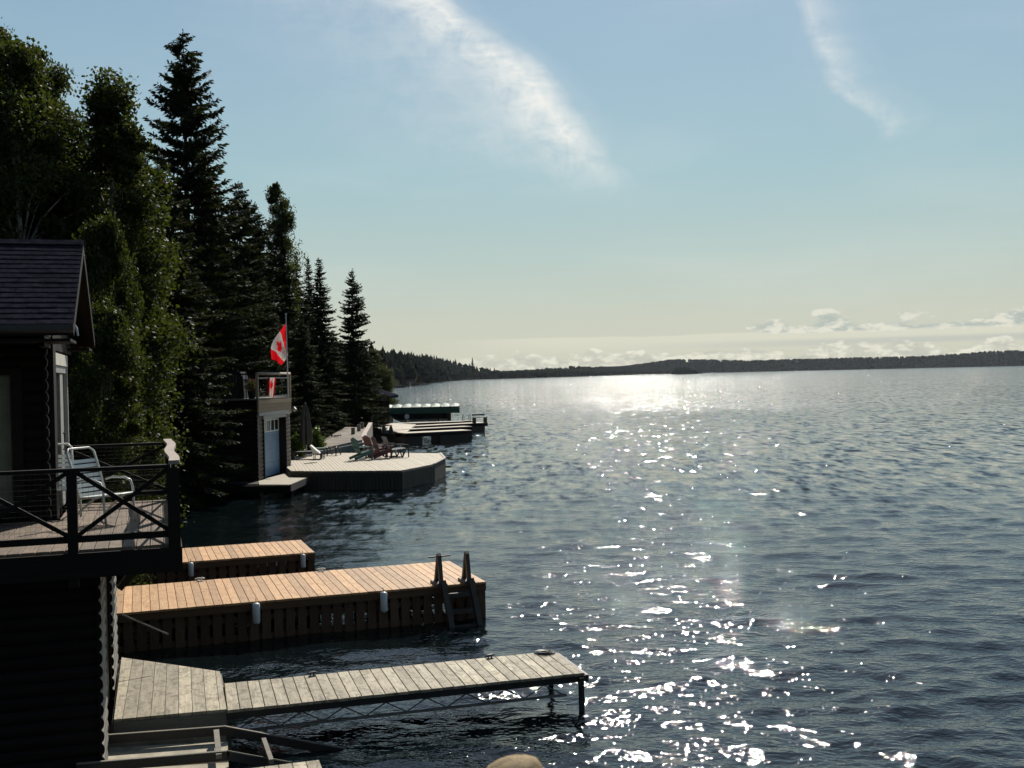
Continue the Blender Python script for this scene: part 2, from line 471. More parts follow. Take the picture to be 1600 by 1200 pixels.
for k_, v_ in (('needle', .08), ('needle_b', .08), ('farwood', 0.0)):
    for n_ in M[k_].node_tree.nodes:
        if n_.type == 'BSDF_PRINCIPLED': n_.inputs['Specular IOR Level'].default_value = v_
M['bush'] = leafmat('bush_leaves', (.05, .09, .012), (.09, .14, .02), .35, .4)


# ------------------------------------------------------------------ water
def water_material():
    m, t, p, o = mat('lake_water')
    p.inputs['Base Color'].default_value = (.003, .006, .007, 1)
    p.inputs['IOR'].default_value = 1.333
    p.inputs['Specular IOR Level'].default_value = .85
    g = t.add('ShaderNodeNewGeometry')
    mp = t.add('ShaderNodeMapping'); mp.inputs['Scale'].default_value = (.62, 1.0, 1); mp.inputs['Rotation'].default_value = (0, 0, math.radians(8))
    t.l.new(g.outputs['Position'], mp.inputs['Vector'])
    at = t.add('ShaderNodeAttribute', attribute_name='ripple')
    at2 = t.add('ShaderNodeAttribute', attribute_name='farwave')
    t.l.new(t.math('ADD', t.math('MULTIPLY', at2.outputs['Fac'], .05), .04), p.inputs['Roughness'])
    n1_ = t.noise(mp.outputs[0], 3.1, 3, .55, .3)
    n2_ = t.noise(mp.outputs[0], .95, 4, .55, .4)
    n3_ = t.noise(mp.outputs[0], 9.0, 2, .5, .2)
    h = t.math('MULTIPLY', t.math('ADD', t.math('MULTIPLY', n1_, .036), t.math('ADD', t.math('MULTIPLY', n3_, .018), t.math('MULTIPLY', t.noise(mp.outputs[0], 24.0, 1, .5), .0045))), at.outputs['Fac'])
    h = t.math('ADD', h, t.math('MULTIPLY', t.math('MULTIPLY', n2_, .12), at2.outputs['Fac']))
    b = t.add('ShaderNodeBump'); b.inputs['Strength'].default_value = 1.0; b.inputs['Distance'].default_value = 1.0
    t.l.new(h, b.inputs['Height'])
    # distant wavelets, too small to model: each facet gets its own slope
    mp2 = t.add('ShaderNodeMapping'); mp2.inputs['Scale'].default_value = (1.5, .42, 1); t.l.new(g.outputs['Position'], mp2.inputs['Vector'])
    nz = t.add('ShaderNodeTexNoise'); nz.inputs['Scale'].default_value = 1.35; nz.inputs['Detail'].default_value = 2; nz.inputs['Roughness'].default_value = .6
    t.l.new(mp2.outputs[0], nz.inputs['Vector'])
    sb = t.add('ShaderNodeVectorMath', operation='SUBTRACT'); t.l.new(nz.outputs['Color'], sb.inputs[0]); sb.inputs[1].default_value = (.5, .5, .5)
    ab = t.add('ShaderNodeVectorMath', operation='ABSOLUTE'); t.l.new(sb.outputs[0], ab.inputs[0])
    m0 = t.add('ShaderNodeVectorMath', operation='MULTIPLY'); t.l.new(sb.outputs[0], m0.inputs[0]); t.l.new(ab.outputs[0], m0.inputs[1])
    lin = t.add('ShaderNodeVectorMath', operation='SCALE'); t.l.new(sb.outputs[0], lin.inputs[0]); lin.inputs[3].default_value = .075
    m1 = t.add('ShaderNodeVectorMath', operation='ADD'); t.l.new(m0.outputs[0], m1.inputs[0]); t.l.new(lin.outputs[0], m1.inputs[1]); m0 = m1
    ml = t.add('ShaderNodeVectorMath', operation='MULTIPLY'); t.l.new(m0.outputs[0], ml.inputs[0]); ml.inputs[1].default_value = (6.4, 9.0, 0)
    at3 = t.add('ShaderNodeAttribute', attribute_name='facet')
    sc_ = t.add('ShaderNodeVectorMath', operation='SCALE'); t.l.new(ml.outputs[0], sc_.inputs[0]); t.l.new(at3.outputs['Fac'], sc_.inputs[3])
    ad = t.add('ShaderNodeVectorMath', operation='ADD'); t.l.new(b.outputs[0], ad.inputs[0]); t.l.new(sc_.outputs[0], ad.inputs[1])
    nn = t.add('ShaderNodeVectorMath', operation='NORMALIZE'); t.l.new(ad.outputs[0], nn.inputs[0])
    t.l.new(nn.outputs[0], p.inputs['Normal'])
    return m


M['water'] = water_material()


def sstep(x, a, b):
    t = np.clip((x - a) / (b - a), 0, 1); return t * t * (3 - 2 * t)


def build_lake():
    rows = [3.0]
    while rows[-1] < 260: rows.append(rows[-1] * 1.0048 + .006)
    while rows[-1] < 9000: rows.append(rows[-1] * 1.05)
    rows = np.array(rows)
    cols = np.concatenate([np.linspace(-4.0, -.62, 40), np.linspace(-.60, .56, 400), np.linspace(.60, 4.0, 40)])
    X = rows[:, None] * cols[None, :]; Y = np.repeat(rows[:, None], len(cols), 1)
    Z = np.zeros_like(X); DX = np.zeros_like(X); DY = np.zeros_like(X)
    sp_ = np.maximum(np.gradient(rows)[:, None], .5 * rows[:, None] * (1.16 / 400))
    r = np.random.default_rng(3)
    # wind patch map: calmer belt between 75 and 120 m, rougher far out; calm among the docks
    amp = .92 + .12 * np.sin(X * .05 + 1.3 + Y * .031) + .10 * np.sin(Y * .11 - X * .03)
    calm = 1 - .15 * sstep(Y, 55, 80) * (1 - sstep(Y, 120, 170))
    edge = -1.6 + .012 * Y                                   # line of the dock heads
    shelter = 1 - .55 * (1 - sstep(X, edge - 2.0, edge + 2.5)) * (1 - sstep(Y, 60, 110))
    for lam0, nw in ((3.4, 9), (2.2, 12), (1.4, 16), (.9, 20), (.58, 22), (.38, 20)):
        for _ in range(nw):
            lam = lam0 * r.uniform(.8, 1.25); th = math.radians(-94 + r.normal() * (24 if lam0 > 1 else 38))
            k = 2 * math.pi / lam; kx, ky = k * math.cos(th), k * math.sin(th)
            a = {3.4: .0026, 2.2: .0030, 1.4: .0032, .9: .0027, .58: .0017, .38: .0010}[lam0] * r.uniform(.6, 1.3)
            ph = r.uniform(0, 6.28)
            keep = 1 - sstep(sp_, lam / 6, lam / 3)
            if lam0 < 1: keep = keep * shelter
            aa = a * amp * calm * np.where(lam0 >= 1, .45 + .55 * shelter, 1.0) * keep
            arg = kx * X + ky * Y + ph
            Z += aa * np.cos(arg); s_ = aa * np.sin(arg) * .8
            DX -= s_ * math.cos(th); DY -= s_ * math.sin(th)
    far = sstep(Y, 30, 120)
    V = np.stack([X + DX, Y + DY, Z], -1).reshape(-1, 3)
    nr, nc = X.shape
    idx = np.arange(nr * nc).reshape(nr, nc)
    Fc = np.stack([idx[:-1, :-1], idx[:-1, 1:], idx[1:, 1:], idx[1:, :-1]], -1).reshape(-1, 4)
    me = fast_mesh('lake', V, Fc, True)
    a1 = me.attributes.new('ripple', 'FLOAT', 'POINT'); a1.data.foreach_set('value', (amp * calm * (.30 + .70 * shelter)).astype(np.float32).ravel())
    a2 = me.attributes.new('farwave', 'FLOAT', 'POINT'); a2.data.foreach_set('value', (far * amp * calm).astype(np.float32).ravel())
    fac = sstep(Y, 20, 55) * (.86 + .78 * sstep(Y, 110, 190) * (1 - .35 * sstep(Y, 450, 900)))
    a3 = me.attributes.new('facet', 'FLOAT', 'POINT'); a3.data.foreach_set('value', (fac * np.clip(amp, .8, 1.1)).astype(np.float32).ravel())
    o = part('lake', me, M['water']); o['kind'] = 'structure'
    q = MB().add([(-3000, -400, -.02), (3000, -400, -.02), (3000, 3.2, -.02), (-3000, 3.2, -.02)], [(0, 1, 2, 3)])
    o = part('lake', q, M['water']); o['kind'] = 'structure'


build_lake()

# ------------------------------------------------------------------ land
SH = [(-30, -6.0), (0, -6.5), (12, -8.0), (20, -10.2), (32, -12.6), (42, -13.4), (50, -11.6), (58, -10.8), (70, -11.2), (82, -12.5), (95, -14),
      (110, -19), (150, -31), (200, -42), (300, -58), (420, -66), (513, -62), (680, -55), (900, -64), (1200, -66), (1450, -62), (1601, -56)]
LINE = [(x, y, -1.0, 0.0) for y, x in SH] + [(0, 1720, -.8, .6), (54, 1830, -.6, .8), (180, 2300, -.4, .9), (330, 2850, -.2, 1), (520, 3290, -.05, 1), (760, 3330, 0, 1), (1000, 3290, 0, 1),
        (1300, 3350, 0, 1), (1580, 3340, 0, 1), (1900, 3360, .05, 1), (2400, 3300, .1, 1), (3200, 3200, .2, 1), (4200, 2900, .4, .9)]
HCAP = [2.2] * 0


def hill_h(s_idx, off):
    """height over the water at inland offset off for a point of LINE"""
    x, y = LINE[s_idx][0], LINE[s_idx][1]
    if y < 120: return min(.35 + .22 * max(off - 1.5, 0), 9 + .02 * off)
    if y < 1000: return min(.5 + .42 * off, 15)
    if y < 1700: return min(.5 + .55 * off, 19)
    if x < 60: return min(.5 + .08 * off, 3)
    if x < 400: return min(.5 + .12 * off, 13)
    cap = 33 + 6 * math.sin(x * .0045 + .4) + 4 * math.sin(x * .013)
    return min(.5 + .26 * off, cap)


OFFS = [-3, -.5, .4, 1.5, 4, 8, 14, 22, 34, 50, 75, 110, 160, 240, 400, 800]


def build_land():
    # resample the shoreline
    pts = []
    for i in range(len(LINE) - 1):
        a, b = LINE[i], LINE[i + 1]
        L = math.hypot(b[0] - a[0], b[1] - a[1])
        n = max(1, int(L / (2.5 if a[1] < 110 else 25)))
        for k in range(n):
            t = k / n
            q = [a[j] + (b[j] - a[j]) * t for j in range(4)]
            pts.append((q, i, t))
    V = []
    for q, i, t in pts:
        dn = math.hypot(q[2], q[3])
        for j, o in enumerate(OFFS):
            x = q[0] + q[2] / dn * o; y = q[1] + q[3] / dn * o
            if o < 0: z = -1.0 if o < -1 else -.3
            else:
                z = hill_h(i, o) * (1 - t) + hill_h(min(i + 1, len(LINE) - 1), o) * t
                z += .25 * math.sin(x * .9 + y * .4) * math.sin(y * .7) * min(1, o / 6)
            if q[1] < 110 and o < 3: x += .3 * math.sin(y * 1.3) + .2 * math.sin(y * 3.1)
            V.append((x, y, z))
    n, m = len(pts), len(OFFS)
    idx = np.arange(n * m).reshape(n, m)
    Fc = np.stack([idx[:-1, :-1], idx[1:, :-1], idx[1:, 1:], idx[:-1, 1:]], -1).reshape(-1, 4)
    me = fast_mesh('terrain', np.array(V), Fc, True)
    o = part('terrain', me, M['soil']); o['kind'] = 'structure'
    return pts


land_pts = build_land()


def ground_z(X, Y):
    xs = np.interp(Y, [p[0] for p in SH], [p[1] for p in SH])
    off = xs - X
    if off < 0: return -.3
    return min(.35 + .22 * max(off - 1.5, 0), 9 + .02 * off)


# ------------------------------------------------------------------ trees
def leaf_quads(C, N, U, L, Wd):
    """kite-shaped leaves: centre C, normal N, direction U, length L, width Wd"""
    S = np.cross(N, U)
    V = np.stack([C - U * L[:, None] * .5, C + S * Wd[:, None] * .5, C + U * L[:, None] * .5, C - S * Wd[:, None] * .5], 1)
    n = len(C)
    return V.reshape(-1, 3), np.arange(n * 4).reshape(n, 4)


def unit(a): return a / np.maximum(np.linalg.norm(a, axis=-1, keepdims=True), 1e-9)


def deciduous(seed, H, R, z0, nclump, nleaf, leaf, clump_r, airy=0.0):
    r = np.random.default_rng(seed)
    tb = MB(); pts = []; n = 9
    lean = r.normal(size=2) * .3
    for i in range(n):
        t = i / (n - 1); pts.append((lean[0] * t * t + .12 * math.sin(t * 5 + seed), lean[1] * t * t, H * .93 * t))
    tb.tube(pts, [.16 * (H / 13) * (1 - .9 * i / (n - 1)) + .015 for i in range(n)], 7)
    C = []
    for i in range(nclump):
        t = (i + r.uniform()) / nclump
        zz = z0 + (H - z0) * t
        env = R * (math.sin(math.pi * min(1, (t * .86 + .12))) ** .6) * (1 - .25 * t)
        a = r.uniform(0, 2 * math.pi); rr = env * math.sqrt(r.uniform(.18, 1.0))
        c = np.array([math.cos(a) * rr + lean[0] * t, math.sin(a) * rr + lean[1] * t, zz + r.normal() * .2])
        C.append((c, clump_r * r.uniform(.4, 1.35) * (1 - .40 * t)))
        bz = zz - rr * .55
        k = int(max(0, min(n - 1, bz / (H * .93) * (n - 1))))
        b0 = Vector(pts[k]); e = Vector(c)
        mid = (b0 + e) / 2 + Vector((0, 0, .15 * rr))
        tb.tube([b0, mid, e], [.035, .022, .008], 4, False)
    per = nleaf // nclump
    Ls = []
    for c, cr_ in C:
        d = unit(r.normal(size=(per, 3))); rad = r.uniform(.15, 1, per) ** (.5)
        rad = rad * (1 + .35 * np.sin(d[:, 0] * 5 + c[2]) * np.cos(d[:, 1] * 4 + c[0]))
        p = c + d * (rad * cr_)[:, None] * np.array([1, 1, .8])
        p[:, 2] -= .25 * cr_ * np.abs(r.normal(size=per)) * .5
        Ls.append(p)
    Cc = np.concatenate(Ls)
    nn = len(Cc)
    N = unit(r.normal(size=(nn, 3)) + np.array([0, 0, .5])); U = unit(np.cross(N, r.normal(size=(nn, 3))))
    L = leaf * r.uniform(.7, 1.35, nn)
    V, Fc = leaf_quads(Cc, N, U, L, L * .72)
    return tb.mesh('trunk', True), fast_mesh('crown', V, Fc)


def spruce(seed, H, R, dense=1.0, z0=.6, irregular=.25, power=.85, sp_len=.34, whorl=.34, droop=.35):
    r = np.random.default_rng(seed)
    tb = MB()
    tb.tube([(0, 0, -.3), (.03, 0, H * .3), (-.02, .03, H * .65), (0, 0, H)], [.014 * H, .011 * H, .006 * H, .01], 7)
    Cs = []; Us = []; Ns = []; Ls = []; Ws = []
    z = z0; gap = 0
    while z < H - .12:
        t = 1 - (z - z0) / (H - z0)               # 1 at the bottom
        env = R * (t ** power) + .06
        nb = max(4, int((5 + 3 * t) * dense))
        wh = r.uniform(.8, 1.15)
        for b in range(nb):
            a = r.uniform(0, 2 * math.pi)
            ln = env * wh * (1 + irregular * r.normal()); ln = max(.10, min(ln, env * 1.22))
            up0 = .35 * (1 - t) + .05
            ns = max(3, int(ln / .085 * dense))
            s_ = np.linspace(.10, 1, ns)
            # branch curve: leaves a little upward, sags, tip turns up
            rad = ln * s_
            dz = up0 * rad - droop * ln * (s_ ** 1.3) * (.55 + .45 * t) + .16 * ln * s_ ** 4
            bx = np.cos(a) * rad; by = np.sin(a) * rad
            zz = z + dz
            if ln > .8 and r.uniform() < .8:
                ptsb = [(0, 0, z)] + [(bx[i], by[i], zz[i]) for i in (ns // 2, ns - 1)]
                tb.tube(ptsb, [.022, .014, .005], 3, False)
            ca = np.array([math.cos(a), math.sin(a), 0.]); sa = np.array([-math.sin(a), math.cos(a), 0.])
            for side in (-1, 1, 0, 2, 3):
                tl = sp_len * (1 - .55 * s_) * (.35 + .65 * min(1, ln)) * r.uniform(.6, 1.3, ns)
                if side == 0: tl = tl * .8
                if side > 1: tl = tl * .62
                dirv = ca[None] * (.55 + .3 * r.uniform(size=(ns, 1))) + (side * sa[None] * .75 if abs(side) == 1 else 0) + r.normal(size=(ns, 3)) * (.18 if side < 2 else .9)
                dirv[:, 2] -= (.30 if side else .75) * droop * (1.6 if side < 2 else .3)
                dirv = unit(dirv)
                base = np.stack([bx, by, zz], -1)
                Cs.append(base + dirv * tl[:, None] * .5); Us.append(dirv)
                nrm = unit(np.cross(dirv, unit(sa[None] * .6 + r.normal(size=(ns, 3)) * .8)))
                Ns.append(nrm); Ls.append(tl); Ws.append(np.minimum(tl * .40, .115) * r.uniform(.6, 1.3, ns))
        z += whorl * (.55 + .45 * t) * r.uniform(.7, 1.3)
    # leader
    k = 10
    base = np.stack([np.zeros(k), np.zeros(k), np.linspace(H - .5, H, k)], -1)
    dv = unit(r.normal(size=(k, 3)) * .6 + np.array([0, 0, .8]))
    Cs.append(base + dv * .06); Us.append(dv); Ns.append(unit(np.cross(dv, r.normal(size=(k, 3))))); Ls.append(np.full(k, .16)); Ws.append(np.full(k, .06))
    C = np.concatenate(Cs); U = np.concatenate(Us); N = np.concatenate(Ns); L = np.concatenate(Ls); Wd = np.concatenate(Ws)
    V, Fc = leaf_quads(C, N, U, L, Wd)
    return tb.mesh('trunk', True), fast_mesh('crown', V, Fc)


PROTO = {}
PROTO['birch'] = (deciduous(11, 13, 2.4, 2.0, 120, 62000, .105, .85), 13.0, 'leaf_a', 'birch_bark')
PROTO['maple'] = (deciduous(12, 9, 2.2, .8, 90, 52000, .115, .85), 9.0, 'leaf_b', 'bark')
PROTO['airy'] = (deciduous(13, 13, 1.9, 3.0, 95, 34000, .11, .85), 13.0, 'leaf_a', 'birch_bark')
PROTO['slim'] = (deciduous(15, 13, 1.55, .8, 120, 56000, .105, .78), 13.0, 'leaf_a', 'birch_bark')
PROTO['big'] = (spruce(21, 18, 3.3, 1.12, 2.0, .34, .66, .56, .42, .26), 18.0, 'needle', 'bark')
PROTO['dense'] = (spruce(22, 13, 2.9, 1.25, .4, .20, .75, .44, .30, .45), 13.0, 'needle_b', 'bark')
PROTO['spire'] = (spruce(23, 13, 1.7, 1.25, .5, .30, .8, .40, .22, .5), 13.0, 'needle', 'bark')
PROTO['sparse'] = (spruce(24, 12.5, 2.1, 1.15, 1.2, .38, .75, .46, .30, .35), 12.5, 'needle', 'bark')
first = {}


def tree(kind, px, top, Y, label, name=None, group=None, wide=1.0, rz=None, X=None, cat=None):
    (tm, cm), H0, lm, bm_ = PROTO[kind]
    p = W(px, top, Y)
    X_ = p.x if X is None else X
    gz = max(ground_z(X_, Y), .1) - .15
    s_ = (p.z - gz) / H0
    nm = name or {'birch': 'birch_tree', 'slim': 'birch_tree', 'maple': 'maple_tree', 'airy': 'poplar_tree'}.get(kind, 'spruce_tree')
    t = thing(nm, label, cat or 'tree', (X_, Y, gz), random.uniform(0, 6.28) if rz is None else rz, group)
    t.scale = (s_ * wide, s_ * wide, s_)
    part('trunk', tm, M[bm_], t); part('crown', cm, M[lm], t)
    return t


tree('birch', 15, 62, 26, 'tall leafy birch at the left edge above the shingled roof', rz=.4, wide=.95)
tree('birch', 78, 92, 29, 'leafy birch with ragged top between the roof and the notch of sky', rz=2.1, wide=.72)
tree('slim', 156, 140, 28, 'thin birch top standing alone in front of the sky left of the tall spruce', 'birch_tree', rz=2.0, wide=1.15)
tree('maple', 192, 238, 32, 'rounded green crown tucked against the left side of the tallest spruce', rz=4.4, wide=.50)
tree('slim', 184, 204, 31, 'broad green tree right of the dark cabin with sunlit leaves', 'maple_tree', rz=1.2, wide=.95)
tree('maple', 160, 345, 24, 'leafy tree directly behind the cabin gable', rz=3.3, wide=.50)
tree('maple', 145, 480, 21, 'low leafy tree with glinting leaves behind the balcony railing', rz=5.1, wide=.80)
tree('maple', 95, 250, 28, 'rounded leafy tree above the roof ridge end', rz=.9, wide=1.0)
tree('birch', -60, 40, 27, 'birch crown at the far left edge of the picture', rz=5.5)
tree('big', 286, 48, 47, 'tallest spruce with a ragged dark crown against the sky', rz=.3, wide=.92)
tree('dense', 325, 262, 51, 'spruce just right of and below the tallest spruce', rz=1.5, wide=.85)
tree('dense', 250, 240, 40, 'dark spruce left of the tallest spruce behind the green tree', rz=2.6)
tree('big', 372, 285, 53, 'wide dark spruce with a long branch reaching right under the sky', rz=3.9, wide=1.0)
tree('dense', 398, 318, 60, 'spruce with its tip beside the pale poplar', rz=5)
tree('airy', 412, 298, 63, 'pale green poplar top catching the light above the dark spruces', rz=.7, wide=.8)
tree('spire', 438, 348, 62, 'narrow spruce standing in front of the poplar', rz=1.8, wide=1.1)
tree('spire', 462, 395, 66, 'first narrow spruce spire right of the poplar', rz=2.8)
tree('spire', 481, 401, 74, 'thin middle one of the three narrow spruce spires', rz=3.8, wide=.8)
tree('spire', 498, 402, 69, 'thickest and rightmost of the three narrow spruce spires', rz=4.8, wide=1.2)
tree('sparse', 550, 420, 78, 'lone sparse spruce at the right end of the near wood', rz=.5, wide=1.0)
tree('dense', 296, 440, 39, 'spruce with drooping boughs in front of the blue-door boathouse', X=-13.3, rz=1.1, wide=.55)
tree('dense', 352, 400, 55, 'dark spruce behind the roof deck railing', rz=2.2)
tree('dense', 412, 440, 57, 'dark spruce behind the flagpole on its left', rz=3.1)
tree('dense', 472, 500, 60, 'dark spruce behind the closed umbrella', rz=4.3, wide=1.1)
tree('dense', 520, 520, 76, 'low dark spruce left of the lone sparse spruce', rz=5.3, wide=1.15)
tree('dense', 572, 545, 84, 'low dark spruce beside the dark hut', rz=.2, wide=1.2)
tree('maple', 590, 548, 100, 'small rounded tree behind the dark hut', rz=1.4)
tree('spire', 240, 330, 55, 'slim spruce seen through the gap left of the tallest spruce', rz=1)
# the rest of the wood behind
sil_x = [-100, 0, 100, 130, 200, 240, 300, 390, 410, 440, 455, 510, 540, 575, 600]
sil_y = [90, 110, 130, 190, 250, 280, 300, 345, 370, 410, 450, 530, 560, 565, 560]
random.seed(5)
for i in range(62):
    px = -60 + 645 * ((i * .618034) % 1.0)
    Y = 32 + 75 * random.random() ** .8
    if px > 440: Y = random.uniform(68, 108)
    elif px > 380: Y = random.uniform(56, 95)
    elif px > 240: Y = random.uniform(54, 90)
    xs = np.interp(Y, [p[0] for p in SH], [p[1] for p in SH])
    if W(px, 600, Y).x > xs - .6: Y = Y * 1.0
    X_ = min(W(px, 600, Y).x, xs - .8)
    top = np.interp(px, sil_x, sil_y) + random.uniform(15, 150)
    top = min(top, 560)
    tree(random.choice(['dense', 'dense', 'spire', 'big']), px, top, Y, 'dark spruce deep in the dense wood behind the boathouses', group='spruces in the dense wood behind the boathouses', X=X_, wide=random.uniform(.95, 1.3))
tree('dense', 600, 548, 190, 'green tree at the foot of the wooded slope past the dark hut', X=W(597, 560, 190).x, wide=1.2)
tree('sparse', 738, 558, 1500, 'single tall pine standing over the distant tree line', 'pine_tree', wide=.7)


def build_far_wood():
    r = np.random.default_rng(9)
    # silhouettes: stacked irregular rings (conifer) or lumpy blobs (broadleaf)
    Vs = []; Fs = []; base = 0

    def ring_tree(x, y, z, H, R, conif, nseg, nring):
        nonlocal base
        ts = np.linspace(0, 1, nring + 1)[:-1]
        V = []
        for t in ts:
            prof = (1 - t) ** .9 if conif else math.sqrt(max(.03, math.sin(math.pi * (t * .85 + .14))))
            rr = R * prof * (1 + .28 * r.normal(size=nseg))
            a = np.arange(nseg) / nseg * 2 * math.pi + r.uniform(0, 1)
            V.append(np.stack([x + np.cos(a) * rr, y + np.sin(a) * rr, z + H * (t + .05 * r.normal(size=nseg) * (t > 0))], -1))
        V = np.concatenate(V + [np.array([[x, y, z + H * (1.0 if conif else .97)]])])
        F_ = []
        for i in range(nring - 1):
            for k in range(nseg):
                k2 = (k + 1) % nseg
                F_.append((i * nseg + k, i * nseg + k2, (i + 1) * nseg + k2)); F_.append((i * nseg + k, (i + 1) * nseg + k2, (i + 1) * nseg + k))
        tp = nring * nseg
        for k in range(nseg): F_.append(((nring - 1) * nseg + k, (nring - 1) * nseg + (k + 1) % nseg, tp))
        Vs.append(V); Fs.append(np.array(F_) + base); base += len(V)

    for q, i, t in land_pts:
        if q[1] < 120: continue
        a, b = LINE[i], LINE[min(i + 1, len(LINE) - 1)]
        seg = 25
        nearer = q[1] < 1000
        dens = 9 if q[1] < 700 else (9 if q[1] < 1700 else 17)
        for _ in range(dens * 2):
            o = abs(r.normal()) * (55 if q[1] > 1000 else 35) + 1.5
            if q[1] > 2600: o = 2 + 190 * r.uniform(0, 1) ** 1.3
            dn = math.hypot(q[2], q[3])
            tx, ty = (b[0] - a[0]), (b[1] - a[1]); L = math.hypot(tx, ty)
            u = r.uniform(0, seg)
            x = q[0] + q[2] / dn * o + tx / L * u; y = q[1] + q[3] / dn * o + ty / L * u
            z = hill_h(i, o) * (1 - t) + hill_h(min(i + 1, len(LINE) - 1), o) * t - .5
            con = r.uniform() < .55
            H = r.uniform(8.5, 13.5) * (1.15 if con else .9)
            if q[1] > 1700: H = r.uniform(9, 12)
            ns, nr_ = (7, 7) if nearer else ((6, 4) if q[1] < 2500 else (5, 3))
            ring_tree(x, y, z, H, H * (.24 if con else .40) * (1.25 if q[1] > 1700 else 1), con, ns, nr_)
    V = np.concatenate(Vs); Fc = np.concatenate(Fs)
    me = fast_mesh('far_wood', V, Fc, True)
    o = part('far_wood', me, M['farwood']); o['kind'] = 'stuff'; o['label'] = 'dark wooded shore running along the far side of the lake'; o['category'] = 'forest'
    # islet
    Vs.clear(); Fs.clear(); base = 0
    c = W(1071, 584, 2050)
    for k in range(70):
        u = r.uniform(-1, 1); x = c.x + u * 26; y = 2050 + r.uniform(-9, 9)
        H = (7 + 9 * (1 - abs(u + .25)) ) * r.uniform(.6, 1.15)
        ring_tree(x, y, .3, max(4, H), max(4, H) * .2, True, 6, 5)
    me2 = fast_mesh('islet_wood', np.concatenate(Vs), np.concatenate(Fs))
    isl = MB()
    n = 24; vs = []
    for rr, z in ((1.15, -.6), (1.0, .4), (.7, 1.3)):
        for k in range(n):
            a = 2 * math.pi * k / n; w_ = rr * (1 + .08 * math.sin(3 * a + 1))
            vs.append((c.x + 30 * w_ * math.cos(a), 2050 + 14 * w_ * math.sin(a), z))
    fs = [(j * n + k, j * n + (k + 1) % n, (j + 1) * n + (k + 1) % n, (j + 1) * n + k) for j in range(2) for k in range(n)] + [tuple(range(2 * n, 3 * n))]
    isl.add(vs, fs)
    o = part('islet_ground', isl, M['soil']); o['kind'] = 'structure'
    o = part('islet_wood', me2, M['farwood']); o['kind'] = 'stuff'; o['label'] = 'small wooded islet in front of the far shore'; o['category'] = 'forest'


build_far_wood()


def bush(px, py, Y, R, H, label, z=None, seed=1, m='bush'):
    r = np.random.default_rng(seed); n = 2600
    d = unit(r.normal(size=(n, 3))); d[:, 2] = np.abs(d[:, 2])
    rad = r.uniform(.3, 1, n) ** .4 * (1 + .25 * np.sin(d[:, 0] * 6) * np.cos(d[:, 1] * 5))
    C = d * rad[:, None] * np.array([R, R, H])
    N = unit(r.normal(size=(n, 3))); U = unit(np.cross(N, r.normal(size=(n, 3)))); L = .12 * r.uniform(.6, 1.3, n)
    V, Fc = leaf_quads(C, N, U, L, L * .6)
    p = P(px, py, z) if z is not None else W(px, py, Y)
    t = thing('bush', label, 'bush', p)
    part('foliage', fast_mesh('foliage', V, Fc), M[m], t)
    st = MB()
    for k in range(6):
        a = k * 1.05; st.tube([(0, 0, -.1), (math.cos(a) * R * .3, math.sin(a) * R * .3, H * .4), (math.cos(a) * R * .6, math.sin(a) * R * .6, H * .75)], [.02, .015, .006], 5)
    part('stem', st, M['bark'], t)


# ------------------------------------------------------------------ docks
def frustum_mesh(name, w_, l_, h_):
    return MB().box(0, w_, 0, l_, -h_, 0, .004).mesh(name)


def crib_dock(label, A, rz, L, Wd, z, nb):
    """solid-skirt dock: x along, y across, deck top at z"""
    t = thing('dock', label, 'dock', (A.x, A.y, z), rz)
    pitch_ = L / nb
    me = MB().box(.003, pitch_ - .004, -.02, Wd + .02, -.036, 0, .004).mesh('deck_board')
    for i in range(nb):
        b = part('deck_board', me, M['brown_y'], t, (i * pitch_, random.uniform(-.004, .004), random.uniform(-.002, .002)))
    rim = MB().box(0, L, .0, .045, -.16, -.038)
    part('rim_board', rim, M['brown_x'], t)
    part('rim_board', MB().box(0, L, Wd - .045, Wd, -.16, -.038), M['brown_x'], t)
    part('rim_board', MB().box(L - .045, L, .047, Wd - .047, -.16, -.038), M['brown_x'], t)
    # vertical skirt slats
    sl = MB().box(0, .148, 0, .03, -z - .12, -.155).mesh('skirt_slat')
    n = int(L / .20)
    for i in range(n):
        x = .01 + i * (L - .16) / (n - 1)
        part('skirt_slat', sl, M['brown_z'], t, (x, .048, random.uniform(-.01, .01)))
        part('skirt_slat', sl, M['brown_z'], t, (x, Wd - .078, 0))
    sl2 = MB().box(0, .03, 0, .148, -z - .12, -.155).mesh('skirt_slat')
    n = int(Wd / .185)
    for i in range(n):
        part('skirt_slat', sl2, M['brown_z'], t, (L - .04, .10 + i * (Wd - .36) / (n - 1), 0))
    fr = MB()
    for x in np.linspace(.3, L - .3, 5):
        for y in (.2, Wd - .2): fr.box(x - .06, x + .06, y - .06, y + .06, -z - .4, -.17)
    for zz in (-.30, -.62):
        fr.box(.1, L - .06, .085, .13, zz - .05, zz + .05); fr.box(.1, L - .06, Wd - .13, Wd - .085, zz - .05, zz + .05)
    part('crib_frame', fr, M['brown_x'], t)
    return t


A1 = P(190, 957.5, .67); RZ1 = math.radians(18.9)
ext = 1.0
dA = A1 - Vector((math.cos(RZ1), math.sin(RZ1), 0)) * ext
dock1 = crib_dock('long brown wooden dock with the black ladder near its tip', dA, RZ1, 6.24 + ext, 2.42, .67, 50)
A2 = P(272, 879, .67); RZ2 = math.radians(19.6)
dA2 = A2 - Vector((math.cos(RZ2), math.sin(RZ2), 0)) * 1.6
dock2 = crib_dock('shorter brown wooden dock behind the one with the ladder', dA2, RZ2, 2.92 + 1.6, 1.95, .67, 31)


